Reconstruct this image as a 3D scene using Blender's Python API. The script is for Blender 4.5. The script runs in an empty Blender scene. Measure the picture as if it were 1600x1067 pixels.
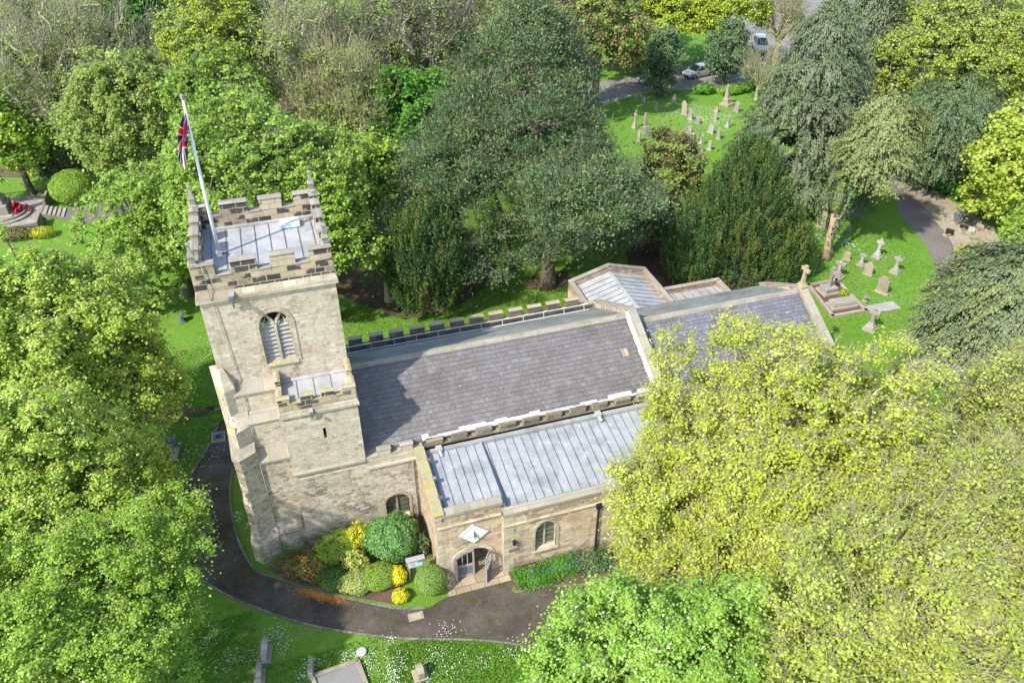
import bpy, bmesh, math, random
import numpy as np
from mathutils import Vector, Matrix
R_ = math.radians
random.seed(7)
sc = bpy.context.scene
col = sc.collection

# ------------------------------------------------------------------ materials
def rgb(c): return (c[0], c[1], c[2], 1.0)

class NT:
    """small node-tree writer"""
    def __init__(s, name):
        s.m = bpy.data.materials.new(name); s.m.use_nodes = True
        s.t = s.m.node_tree; s.t.nodes.clear()
        s.out = s.n('ShaderNodeOutputMaterial')
    def n(s, typ, **kw):
        nd = s.t.nodes.new(typ)
        for k, v in kw.items(): setattr(nd, k, v)
        return nd
    def l(s, a, b): s.t.links.new(a, b)
    def inp(s, nd, key, v):
        if hasattr(v, 'is_output') or isinstance(v, bpy.types.NodeSocket): s.l(v, nd.inputs[key])
        else: nd.inputs[key].default_value = v
    def uv(s):
        return s.n('ShaderNodeTexCoord').outputs['UV']
    def obj(s):
        g = s.n('ShaderNodeNewGeometry'); return g.outputs['Position']
    def noise(s, vec, scale, detail=3, rough=.55, out='Fac'):
        nd = s.n('ShaderNodeTexNoise'); s.inp(nd, 'Vector', vec)
        nd.inputs['Scale'].default_value = scale; nd.inputs['Detail'].default_value = detail
        nd.inputs['Roughness'].default_value = rough
        return nd.outputs[out]
    def ramp(s, fac, stops, interp='LINEAR'):
        nd = s.n('ShaderNodeValToRGB'); nd.color_ramp.interpolation = interp
        e = nd.color_ramp.elements
        while len(e) < len(stops): e.new(.5)
        for i, (p, c) in enumerate(stops):
            e[i].position = p; e[i].color = rgb(c) if hasattr(c, '__len__') else (c, c, c, 1)
        s.l(fac, nd.inputs[0]); return nd.outputs[0]
    def mix(s, fac, a, b, mode='MIX'):
        nd = s.n('ShaderNodeMix', data_type='RGBA', blend_type=mode)
        s.inp(nd, 0, fac)
        for k, v in ((6, a), (7, b)):
            if isinstance(v, bpy.types.NodeSocket): s.l(v, nd.inputs[k])
            else: nd.inputs[k].default_value = rgb(v)
        return nd.outputs[2]
    def math(s, op, a, b=0.0, clamp=False):
        nd = s.n('ShaderNodeMath', operation=op); nd.use_clamp = clamp
        s.inp(nd, 0, a); s.inp(nd, 1, b); return nd.outputs[0]
    def add(s, vec, off):
        nd = s.n('ShaderNodeVectorMath', operation='ADD'); s.l(vec, nd.inputs[0]); s.inp(nd, 1, off)
        return nd.outputs[0]
    def distort(s, vec, scale, amt):
        nz = s.noise(vec, scale, 2, .5, 'Color')
        a = s.n('ShaderNodeVectorMath', operation='SUBTRACT'); s.l(nz, a.inputs[0]); a.inputs[1].default_value = (.5, .5, .5)
        b = s.n('ShaderNodeVectorMath', operation='SCALE'); s.l(a.outputs[0], b.inputs[0]); b.inputs['Scale'].default_value = amt
        return s.add(vec, b.outputs[0])
    def brick(s, vec, w, h, mortar, c1=(0, 0, 0), c2=(1, 1, 1), cm=(.5, .5, .5), off=.5, smooth=.3):
        nd = s.n('ShaderNodeTexBrick'); s.l(vec, nd.inputs['Vector'])
        nd.inputs['Scale'].default_value = 1; nd.inputs['Brick Width'].default_value = w
        nd.inputs['Row Height'].default_value = h; nd.inputs['Mortar Size'].default_value = mortar
        nd.inputs['Mortar Smooth'].default_value = smooth; nd.inputs['Bias'].default_value = 0
        nd.inputs['Color1'].default_value = rgb(c1); nd.inputs['Color2'].default_value = rgb(c2); nd.inputs['Mortar'].default_value = rgb(cm)
        nd.offset = off; return nd.outputs['Color'], nd.outputs['Fac']
    def bump(s, h, strength=.5, dist=.02):
        nd = s.n('ShaderNodeBump'); nd.inputs['Strength'].default_value = strength; nd.inputs['Distance'].default_value = dist
        s.l(h, nd.inputs['Height']); return nd.outputs[0]
    def done(s, color, rough=.9, metal=0.0, normal=None, spec=.3):
        b = s.n('ShaderNodeBsdfPrincipled')
        if isinstance(color, bpy.types.NodeSocket): s.l(color, b.inputs['Base Color'])
        else: b.inputs['Base Color'].default_value = rgb(color)
        s.inp(b, 'Roughness', rough); b.inputs['Metallic'].default_value = metal
        b.inputs['Specular IOR Level'].default_value = spec
        if normal is not None: s.l(normal, b.inputs['Normal'])
        s.l(b.outputs[0], s.out.inputs[0]); return s.m

def mat_stone(name, w, h, stops, mortar=(.42, .37, .28), mort=.014, dist=.05, w2=None, lichen=0.0, weather=.5, lcol=(.42, .33, .04), moss=0.0):
    s = NT(name); uv = s.uv(); v = s.distort(uv, 2.2, dist)
    c1, f1 = s.brick(v, w, h, mort)
    if w2:
        c2, f2 = s.brick(s.add(v, (3.3, 1.7, 0)), w2[0], w2[1], mort)
        msk = s.ramp(s.noise(uv, .55, 2), [(.47, 0), (.53, 1)])
        c = s.mix(msk, c1, c2); f = s.mix(msk, f1, f2)
    else: c, f = c1, f1
    colr = s.ramp(c, stops, 'LINEAR')
    # tooling / grain inside each stone
    fine = s.noise(uv, 14, 4, .6)
    colr = s.mix(.35, colr, s.mix(fine, (.10, .085, .06), (.95, .9, .8)), 'OVERLAY')
    colr = s.mix(s.ramp(f, [(.35, 0), (.9, 1)]), colr, mortar)
    big = s.noise(uv, .35, 4, .65)
    colr = s.mix(s.math('MULTIPLY', s.ramp(big, [(.42, 0), (.72, 1)]), weather), colr, (.27, .235, .18), 'MULTIPLY')
    st = s.noise(s.add(s.obj(), (9, 4, 1)), .9, 5, .7)
    colr = s.mix(s.math('MULTIPLY', s.ramp(st, [(.52, 0), (.68, 1)]), weather * .7), colr, (.16, .14, .12))
    if lichen:
        ln = s.noise(s.obj(), 5.5, 6, .75)
        colr = s.mix(s.ramp(ln, [(.62 - lichen * .3, 0), (.68 - lichen * .3, 1)]), colr, lcol)
    if moss:
        sep = s.n('ShaderNodeSeparateXYZ'); s.l(s.obj(), sep.inputs[0])
        low = s.ramp(sep.outputs[2], [(0.0, 1), (moss, 0)])
        mn = s.ramp(s.noise(s.obj(), 1.6, 4, .7), [(.4, 0), (.6, 1)])
        colr = s.mix(s.math('MULTIPLY', low, mn), colr, (.09, .12, .03))
    hgt = s.math('SUBTRACT', s.math('MULTIPLY', fine, .35), s.math('MULTIPLY', f, .6))
    return s.done(colr, .93, 0, s.bump(hgt, .9, .035), .2)

def mat_rubble(name, w, h, stops, mortar, mort=.03, weather=.3, moss=0.0, dark=0.0, contrast=.8):
    s = NT(name); uv = s.uv(); v = s.distort(uv, 1.1, .16); v = s.distort(v, 5, .05)
    c1, f1 = s.brick(v, w, h, mort * .4, off=.42, smooth=.5)
    c2, f2 = s.brick(s.add(v, (3.3, 1.7, 0)), w * .68, h * .72, mort * .35, off=.5, smooth=.5)
    c3, f3 = s.brick(s.add(v, (5.1, .9, 0)), w * 1.3, h * 1.25, mort * .45, off=.35, smooth=.5)
    m1 = s.ramp(s.noise(uv, .9, 2), [(.46, 0), (.50, 1)]); m2 = s.ramp(s.noise(s.add(uv, (7, 7, 0)), .8, 2), [(.54, 0), (.57, 1)])
    cc_ = s.mix(m2, s.mix(m1, c1, c2), c3); ff_ = s.mix(m2, s.mix(m1, f1, f2), f3)
    sep = s.n('ShaderNodeSeparateColor'); s.l(cc_, sep.inputs[0])
    colr = s.ramp(sep.outputs[0], stops)
    colr = s.mix(.22, colr, s.ramp(s.noise(s.add(uv, (1, 9, 0)), 4.5, 3, .6), [(.3, stops[0][1]), (.5, stops[3][1]), (.7, stops[4][1])]))
    fine = s.noise(uv, 13, 5, .65)
    colr = s.mix(.4, colr, s.mix(fine, (.15, .13, .10), (.9, .87, .8)), 'OVERLAY')
    joint = s.ramp(ff_, [(.2, 0), (.8, 1)])
    colr = s.mix(s.math('MULTIPLY', joint, .55), colr, mortar)
    colr = s.mix(s.math('MULTIPLY', joint, s.math('MULTIPLY', s.ramp(s.noise(uv, 3, 3), [(.45, 0), (.6, 1)]), .6)), colr, (.24, .20, .16))
    big = s.noise(uv, .35, 4, .65)
    colr = s.mix(s.math('MULTIPLY', s.ramp(big, [(.42, 0), (.72, 1)]), weather), colr, (.50, .44, .36), 'MULTIPLY')
    sm = s.n('ShaderNodeMapping'); sm.inputs['Scale'].default_value = (2.2, .35, 1); s.l(uv, sm.inputs['Vector'])
    strk = s.noise(sm.outputs[0], 1.0, 4, .7)
    colr = s.mix(s.math('MULTIPLY', s.ramp(strk, [(.5, 0), (.72, 1)]), .55), colr, (.52, .47, .40), 'MULTIPLY')
    colr = s.mix(s.math('MULTIPLY', s.ramp(s.noise(s.add(uv, (8, 2, 0)), 1.7, 5, .75), [(.55, 0), (.7, 1)]), .4), colr, (.30, .27, .22))
    if dark:   # patch of blackened stones
        dn_ = s.math('MULTIPLY', s.ramp(sep.outputs[0], [(.45, 0), (.5, 1)]), s.ramp(s.noise(s.add(uv, (3.7, 1.2, 0)), .45, 3), [(.50, 0), (.60, 1)]))
        colr = s.mix(s.math('MULTIPLY', s.math('MULTIPLY', dn_, s.math('SUBTRACT', 1, joint)), dark), colr, (.13, .11, .10))
    if moss:
        sp = s.n('ShaderNodeSeparateXYZ'); s.l(s.obj(), sp.inputs[0])
        colr = s.mix(s.math('MULTIPLY', s.ramp(sp.outputs[2], [(0.0, 1), (moss / 10, .9), (moss / 6, 0)]) if False else s.ramp(s.math('DIVIDE', sp.outputs[2], moss), [(0, 1), (1, 0)]), s.ramp(s.noise(s.obj(), 1.3, 4, .7), [(.42, 0), (.6, 1)])), colr, (.12, .14, .05))
    hgt = s.math('ADD', s.math('MULTIPLY', fine, .4), s.math('MULTIPLY', s.math('SUBTRACT', 1, ff_), .7))
    return s.done(colr, .95, 0, s.bump(hgt, .8, .025), .15)

HONEY = [(0, (.34, .28, .21)), (.12, (.47, .41, .32)), (.35, (.58, .52, .42)), (.55, (.49, .43, .34)), (.78, (.64, .58, .48)), (.9, (.49, .38, .27)), (1, (.29, .25, .21))]
LOWER = [(0, (.20, .165, .14)), (.2, (.36, .30, .24)), (.4, (.54, .48, .39)), (.62, (.60, .54, .44)), (.78, (.38, .31, .25)), (.9, (.56, .46, .33)), (1, (.22, .19, .17))]
AISLE = [(0, (.28, .21, .16)), (.2, (.54, .42, .28)), (.42, (.64, .54, .40)), (.58, (.48, .33, .23)), (.75, (.64, .55, .42)), (.9, (.38, .32, .27)), (1, (.22, .19, .17))]
PARAP = [(0, (.055, .05, .047)), (.43, (.10, .09, .082)), (.52, (.34, .27, .19)), (.75, (.50, .41, .28)), (1, (.46, .41, .33))]
COPE = [(0, (.27, .25, .21)), (.5, (.37, .34, .29)), (1, (.30, .29, .26))]
M = {}
M['tower'] = mat_rubble('tower_rubble', .46, .21, HONEY, (.60, .55, .45), .03)
M['lower'] = mat_rubble('lower_rubble', .42, .19, LOWER, (.56, .50, .41), .05, moss=1.8, dark=.8)
M['aislew'] = mat_rubble('aisle_rubble', .68, .25, AISLE, (.54, .47, .36), .03, dark=.35)
M['parapet'] = mat_stone('parapet_ashlar', .62, .31, PARAP, (.40, .35, .27), .026, .07, (.42, .26), weather=.35, lichen=.05)
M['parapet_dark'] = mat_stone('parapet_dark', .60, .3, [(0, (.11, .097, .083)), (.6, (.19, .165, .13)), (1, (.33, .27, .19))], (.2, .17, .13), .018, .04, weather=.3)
M['coping'] = mat_stone('coping', .8, .9, COPE, (.33, .3, .24), .012, .02, weather=.3, lichen=.16, lcol=(.38, .31, .07))
M['merlon'] = mat_stone('merlon_stone', 1.31, .6, [(0, (.12, .105, .09)), (.5, (.20, .175, .14)), (1, (.34, .29, .21))], (.3, .26, .2), .012, .04, weather=.6, lichen=.06, lcol=(.33, .29, .10))
M['kerb'] = mat_stone('kerb_stone', .9, .9, [(0, (.16, .15, .12)), (1, (.26, .245, .21))], (.1, .1, .08), .02, .02, weather=.6, lichen=.25, lcol=(.10, .13, .04))
M['coping_grey'] = mat_stone('coping_grey', .9, .9, [(0, (.24, .225, .20)), (1, (.36, .335, .295))], (.25, .23, .2), .01, .02, weather=.4, lichen=.06)
M['coping_yellow'] = mat_stone('coping_yellow', .8, .9, COPE, (.33, .3, .24), .012, .02, weather=.2, lichen=.46, lcol=(.40, .33, .085))
M['dressed'] = mat_stone('dressed_stone', .6, .32, [(0, (.43, .37, .28)), (1, (.57, .51, .41))], (.38, .33, .26), .012, .02, weather=.6, lichen=.04)
M['grave'] = mat_stone('grave_stone', 3, 3, [(0, (.30, .28, .25)), (1, (.40, .38, .34))], (.2, .2, .2), .0, .02, weather=.6, lichen=.12, lcol=(.35, .36, .22))
M['grave_buff'] = mat_stone('grave_buff', 3, 3, [(0, (.34, .30, .23)), (1, (.42, .37, .29))], (.2, .2, .2), .0, .02, weather=.6, lichen=.1, lcol=(.25, .25, .18))
M['paving'] = mat_stone('paving_slabs', .75, .75, [(0, (.34, .27, .19)), (1, (.44, .36, .26))], (.14, .12, .09), .014, .01, weather=.4)
M['paving_grey'] = mat_stone('paving_grey', .6, .6, [(0, (.33, .31, .29)), (1, (.44, .42, .39))], (.2, .19, .17), .014, .01, weather=.4)
M['vestry_brick'] = mat_stone('vestry_brick', .3, .1, [(0, (.28, .15, .11)), (.6, (.40, .27, .20)), (1, (.50, .44, .36))], (.45, .4, .33), .012, .0, weather=.4)
M['redbrick'] = mat_stone('red_brick', .225, .075, [(0, (.25, .09, .06)), (1, (.38, .16, .11))], (.4, .36, .3), .01, .0, weather=.3)

def mat_slate(name, w, h, stops, flecks=.5):
    s = NT(name); uv = s.uv(); v = s.distort(uv, 1.3, .07)
    c1, f1 = s.brick(v, w, h, .010, off=.43, smooth=.1)
    c2, f2 = s.brick(v, w * 1.55, h, .010, off=.3, smooth=.1)
    msk = s.ramp(s.noise(uv, 1.1, 1), [(.48, 0), (.52, 1)])
    c = s.mix(msk, c1, c2); f = s.mix(msk, f1, f2)
    colr = s.ramp(c, stops)
    colr = s.mix(.3, colr, s.mix(s.noise(uv, 9, 4, .65), (.1, .1, .1), (.9, .9, .9)), 'OVERLAY')
    colr = s.mix(s.math('MULTIPLY', s.ramp(s.noise(s.add(uv, (5, 5, 0)), .5, 3), [(.45, 0), (.7, 1)]), .6), colr, (.10, .085, .07))
    colr = s.mix(s.math('MULTIPLY', s.ramp(f, [(.3, 0), (.8, 1)]), .75), colr, (.06, .055, .06))
    fl = s.ramp(s.noise(uv, 5.5, 3, .6), [(.66, 0), (.74, 1)])
    colr = s.mix(s.math('MULTIPLY', s.ramp(s.noise(s.add(uv, (2, 8, 0)), 1.3, 5, .75), [(.52, 0), (.68, 1)]), .45 * flecks), colr, (.30, .285, .265))
    colr = s.mix(s.math('MULTIPLY', fl, flecks), colr, (.48, .46, .43))
    sep = s.n('ShaderNodeSeparateXYZ'); s.l(v, sep.inputs[0])
    saw = s.math('FRACT', s.math('DIVIDE', sep.outputs[1], h))
    hgt = s.math('SUBTRACT', s.math('MULTIPLY', saw, -.5), s.math('MULTIPLY', f, .5))
    return s.done(colr, .62, 0, s.bump(hgt, .8, .04), .5)
M['slate'] = mat_slate('nave_stone_slate', .31, .27, [(0, (.135, .12, .112)), (.3, (.158, .143, .135)), (.6, (.147, .134, .128)), (.9, (.170, .157, .147)), (1, (.20, .185, .172))], .8)
M['slate_fine'] = mat_slate('chancel_slate', .30, .24, [(0, (.125, .125, .15)), (.5, (.15, .15, .175)), (1, (.18, .18, .205))], .25)
M['slate_moss'] = mat_slate('north_slate', .42, .40, [(0, (.20, .21, .18)), (1, (.27, .28, .235))], .2)

def mat_lead(name, c1, c2, rough=.45, metal=.25):
    s = NT(name); p = s.obj(); n = s.noise(p, 1.4, 5, .65)
    c = s.mix(s.ramp(n, [(.3, 0), (.7, 1)]), c1, c2)
    c = s.mix(s.ramp(s.noise(s.add(p, (4, 4, 4)), 7, 4, .7), [(.6, 0), (.8, .5)]), c, (.25, .25, .25))
    c = s.mix(s.math('MULTIPLY', s.ramp(s.noise(s.add(p, (9, 9, 9)), .8, 5, .7), [(.48, 0), (.66, 1)]), .55), c, tuple(x * .55 for x in c1))
    c = s.mix(s.math('MULTIPLY', s.ramp(s.noise(s.add(p, (2, 7, 1)), 2.6, 5, .75), [(.6, 0), (.7, 1)]), .5), c, (.62, .63, .62))
    return s.done(c, rough, metal, s.bump(s.noise(p, 3.2, 3), .6, .05), .5)
M['lead'] = mat_lead('lead_sheet', (.29, .30, .305), (.39, .40, .40), .5, .05)
M['lead_light'] = mat_lead('lead_light', (.33, .33, .325), (.42, .42, .41), .55, .0)
M['lead_grey'] = mat_lead('lead_weathered', (.30, .28, .25), (.42, .40, .36), .7, .05)
M['lead_dark'] = mat_lead('lead_dark', (.09, .11, .14), (.16, .19, .22), .5, .1)
M['seam'] = mat_lead('lead_seam', (.10, .12, .14), (.2, .23, .26), .5, .1)
M['flash'] = mat_lead('white_flashing', (.44, .44, .44), (.60, .60, .59), .6, 0)

def plain(name, c, rough=.6, metal=0, spec=.4, var=.25, scale=6):
    s = NT(name); n = s.noise(s.obj(), scale, 4, .6)
    cc = s.mix(s.math('MULTIPLY', n, var), c, tuple(x * .4 for x in c))
    return s.done(cc, rough, metal, None, spec)
M['white'] = plain('white_paint', (.78, .78, .76), .4, var=.12)
M['iron'] = plain('black_iron', (.02, .02, .022), .5)
M['glass'] = plain('leaded_glass', (.17, .18, .135), .18, spec=.7, scale=14)
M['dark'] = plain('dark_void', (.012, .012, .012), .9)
M['door'] = plain('weathered_oak', (.20, .18, .18), .8, var=.7, scale=12)
M['doorl'] = plain('weathered_oak_light', (.36, .33, .33), .8, var=.5, scale=12)
M['bark'] = plain('bark', (.20, .165, .125), .95, var=.9, scale=5)
M['bark_grey'] = plain('bark_grey', (.25, .225, .18), .95, var=.7, scale=5)
M['bark_yellow'] = plain('bark_yellow', (.42, .38, .21), .95, var=.6, scale=5)
M['bark_pale'] = plain('bark_pale', (.42, .38, .28), .95, var=.5, scale=5)
M['bark_red'] = plain('bark_red', (.22, .14, .10), .95, var=.8, scale=6)
M['deadwood'] = plain('dead_wood', (.46, .33, .21), .9, var=.7, scale=4)
M['soil'] = plain('soil', (.13, .085, .05), 1, var=.8, scale=3)
M['red'] = plain('flag_red', (.62, .03, .05), .8, var=.05)
M['blue'] = plain('flag_blue', (.015, .02, .11), .8, var=.05)
M['flagw'] = plain('flag_white', (.78, .77, .76), .8, var=.05)
M['poppy'] = plain('poppy_red', (.45, .01, .03), .8, var=.5, scale=12)
M['car_silver'] = plain('silver_paint', (.42, .44, .47), .25, .5, .6, var=.03)
M['car_grey'] = plain('grey_paint', (.34, .36, .39), .25, .4, .6, var=.03)
M['car_red'] = plain('red_paint', (.45, .02, .02), .25, .1, .6, var=.03)
M['car_white'] = plain('white_car_paint', (.72, .72, .72), .25, 0, .6, var=.03)
M['car_black'] = plain('black_paint', (.02, .022, .026), .2, .2, .6, var=.03)
M['carglass'] = plain('car_glass', (.015, .018, .02), .05, 0, .8, var=.02)
M['tyre'] = plain('tyre', (.02, .02, .02), .8)
M['rim'] = plain('rim', (.45, .45, .46), .3, .7)
M['lamp_glass'] = plain('lamp_glass', (.7, .72, .74), .1, 0, .8, var=.02)
M['board'] = plain('notice_paper', (.62, .68, .70), .5, var=.2, scale=2)
M['board_blue'] = plain('notice_blue', (.06, .35, .62), .5, var=.1)
M['plot'] = plain('plot_gravel', (.30, .29, .28), 1, var=.9, scale=18)
M['flowers_y'] = plain('flower_yellow', (.75, .58, .03), .8, var=.2)
M['flowers_o'] = plain('flower_orange', (.55, .20, .03), .8, var=.4)
M['flowers_b'] = plain('flower_blue', (.16, .20, .52), .8, var=.3)
M['flowers_w'] = plain('flower_white', (.80, .78, .70), .8, var=.1)
M['flowers_r'] = plain('flower_red', (.6, .05, .06), .8, var=.2)
M['hatch'] = plain('hatch_sheet', (.62, .74, .70), .35, var=.08)

def mat_grass():
    s = NT('lawn'); p = s.obj()
    a = s.noise(p, .16, 4, .6); b = s.noise(p, 2.2, 5, .7); c = s.noise(p, 14, 3, .7)
    cc = s.mix(s.ramp(a, [(.35, 0), (.65, 1)]), (.115, .26, .025), (.165, .335, .04))
    cc = s.mix(s.ramp(b, [(.35, 0), (.7, 1)]), cc, (.085, .21, .02))
    cc = s.mix(s.math('MULTIPLY', s.ramp(c, [(.3, 0), (.75, 1)]), .7), cc, (.16, .27, .035))
    cc = s.mix(s.ramp(s.noise(s.add(p, (31, 7, 0)), .45, 5, .75), [(.50, 0), (.68, .75)]), cc, (.20, .25, .06))
    cc = s.mix(s.ramp(s.noise(s.add(p, (3, 77, 0)), 1.1, 5, .8), [(.56, 0), (.7, .6)]), cc, (.05, .13, .015))
    h = s.math('ADD', s.math('MULTIPLY', b, .6), c)
    return s.done(cc, .95, 0, s.bump(h, .8, .10), .15)
M['grass'] = mat_grass()
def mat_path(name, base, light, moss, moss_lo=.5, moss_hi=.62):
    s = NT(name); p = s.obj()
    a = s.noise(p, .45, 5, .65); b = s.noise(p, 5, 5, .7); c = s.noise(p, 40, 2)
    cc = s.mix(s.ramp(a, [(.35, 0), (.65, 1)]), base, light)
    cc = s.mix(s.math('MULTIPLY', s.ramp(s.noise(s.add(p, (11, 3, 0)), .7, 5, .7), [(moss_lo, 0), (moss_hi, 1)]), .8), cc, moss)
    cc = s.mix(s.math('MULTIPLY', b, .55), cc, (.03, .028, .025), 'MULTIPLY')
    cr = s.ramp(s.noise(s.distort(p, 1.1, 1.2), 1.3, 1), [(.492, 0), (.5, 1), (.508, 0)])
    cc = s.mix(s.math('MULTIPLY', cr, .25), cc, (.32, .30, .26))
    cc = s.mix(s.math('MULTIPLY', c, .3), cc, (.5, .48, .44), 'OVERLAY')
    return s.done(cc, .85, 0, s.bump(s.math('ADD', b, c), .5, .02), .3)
M['path'] = mat_path('old_asphalt', (.070, .055, .042), (.155, .132, .108), (.085, .078, .018))
M['path2'] = mat_path('dusty_asphalt', (.20, .175, .155), (.26, .235, .21), (.17, .14, .10), .55, .7)
M['road'] = mat_path('road_asphalt', (.24, .225, .22), (.36, .34, .32), (.15, .12, .10), .55, .7)
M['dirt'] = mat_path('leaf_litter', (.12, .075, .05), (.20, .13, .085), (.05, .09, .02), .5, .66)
M['sand'] = mat_path('sandy_verge', (.42, .34, .25), (.50, .43, .33), (.14, .20, .05), .55, .65)

def mat_leaf(name, c0, c1, c2, trans=.42, rough=.5, spec=.35):
    s = NT(name)
    at = s.n('ShaderNodeAttribute'); at.attribute_name = 'tint'
    colr = s.ramp(at.outputs['Fac'], [(0, c0), (.5, c1), (1, c2)])
    b = s.n('ShaderNodeBsdfPrincipled'); s.l(colr, b.inputs['Base Color'])
    b.inputs['Roughness'].default_value = rough; b.inputs['Specular IOR Level'].default_value = spec
    tr = s.n('ShaderNodeBsdfTranslucent')
    s.l(s.mix(.35, colr, (.42, .58, .06), 'MIX') if trans > .3 else colr, tr.inputs['Color'])
    mx = s.n('ShaderNodeMixShader'); mx.inputs[0].default_value = trans
    s.l(b.outputs[0], mx.inputs[1]); s.l(tr.outputs[0], mx.inputs[2]); s.l(mx.outputs[0], s.out.inputs[0])
    return s.m
L = {}
L['syc'] = mat_leaf('leaf_sycamore', (.19, .33, .04), (.29, .45, .065), (.43, .57, .13))
L['syc_pale'] = mat_leaf('leaf_sycamore_pale', (.26, .40, .045), (.42, .56, .08), (.66, .72, .20))
L['syc_deep'] = mat_leaf('leaf_deep', (.21, .37, .04), (.32, .49, .06), (.48, .61, .12))
L['lime'] = mat_leaf('leaf_lime', (.34, .41, .03), (.50, .56, .07), (.64, .67, .16))
L['olive'] = mat_leaf('leaf_olive', (.22, .31, .06), (.31, .40, .09), (.42, .49, .14))
L['gold'] = mat_leaf('leaf_gold', (.30, .38, .03), (.42, .50, .05), (.54, .58, .10))
L['twiggy'] = mat_leaf('leaf_twiggy', (.30, .38, .045), (.43, .50, .085), (.55, .60, .15))
L['vivid'] = mat_leaf('leaf_vivid', (.08, .25, .02), (.13, .35, .04), (.21, .43, .08))
L['haw'] = mat_leaf('leaf_blossom_tree', (.19, .37, .045), (.31, .50, .075), (.45, .60, .15))
L['pine'] = mat_leaf('needle_pine', (.055, .115, .038), (.105, .18, .062), (.24, .29, .11), .12, .55)
L['yew'] = mat_leaf('needle_yew', (.035, .085, .024), (.065, .135, .036), (.12, .20, .05), .1)
L['yew_gold'] = mat_leaf('needle_yew_gold', (.06, .11, .02), (.12, .175, .03), (.19, .23, .05), .1)
L['cyp'] = mat_leaf('needle_cypress', (.08, .12, .055), (.135, .175, .08), (.22, .26, .13), .1)
L['cyp_olive'] = mat_leaf('needle_cypress_olive', (.14, .175, .055), (.21, .25, .08), (.31, .34, .13), .1)
L['holly'] = mat_leaf('leaf_holly', (.06, .13, .045), (.12, .20, .075), (.22, .29, .14), .15, .5, .35)
L['laurel'] = mat_leaf('leaf_laurel', (.09, .21, .05), (.16, .31, .09), (.32, .45, .22), .2, .4)
L['ivy'] = mat_leaf('leaf_ivy', (.03, .085, .016), (.055, .14, .026), (.10, .20, .04), .12, .4, .5)
L['brown'] = mat_leaf('leaf_brown', (.09, .07, .03), (.15, .13, .04), (.26, .18, .06), .2)
L['box'] = mat_leaf('leaf_box', (.13, .22, .035), (.20, .31, .055), (.30, .40, .10), .15)
L['yellow'] = mat_leaf('leaf_yellow', (.55, .50, .01), (.72, .62, .02), (.80, .72, .06), .25)
L['cream'] = mat_leaf('leaf_cream', (.20, .28, .05), (.50, .52, .16), (.70, .66, .30), .25)
L['orange'] = mat_leaf('leaf_orange', (.5, .18, .02), (.7, .27, .03), (.80, .36, .05), .2)
L['blossom'] = mat_leaf('blossom', (.62, .62, .48), (.75, .74, .62), (.80, .80, .74), .2)
L['blade'] = mat_leaf('grass_blade', (.05, .14, .012), (.09, .22, .02), (.16, .30, .04), .25)

# ------------------------------------------------------------------ objects
def tag(o, label=None, cat=None, group=None, kind=None):
    if label: o['label'] = label
    if cat: o['category'] = cat
    if group: o['group'] = group
    if kind: o['kind'] = kind
    return o
def empty(name, loc=(0, 0, 0), label=None, cat=None, group=None, rz=0):
    o = bpy.data.objects.new(name, None); col.objects.link(o); o.location = loc; o.rotation_euler = (0, 0, rz)
    o.empty_display_size = .3
    return tag(o, label, cat, group)

def uvbox(me):
    if not me.uv_layers: me.uv_layers.new(name='UVMap')
    nl = len(me.loops)
    co = np.empty(len(me.vertices) * 3, 'f'); me.vertices.foreach_get('co', co); co = co.reshape(-1, 3)
    vi = np.empty(nl, 'i'); me.loops.foreach_get('vertex_index', vi)
    npg = len(me.polygons)
    nr = np.empty(npg * 3, 'f'); me.polygons.foreach_get('normal', nr); nr = nr.reshape(-1, 3)
    lt = np.empty(npg, 'i'); me.polygons.foreach_get('loop_total', lt)
    n = np.repeat(nr, lt, 0)
    t = np.stack([-n[:, 1], n[:, 0], np.zeros(len(n))], 1)
    ln = np.linalg.norm(t, axis=1); flat = ln < .12
    t[flat] = (1, 0, 0); ln[flat] = 1; t /= ln[:, None]
    b = np.cross(n, t); b[flat] = (0, 1, 0)
    p = co[vi]
    uv = np.stack([(p * t).sum(1) + n[:, 0] * 3.1, (p * b).sum(1)], 1).astype('f')
    me.uv_layers[0].data.foreach_set('uv', uv.ravel())

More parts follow.
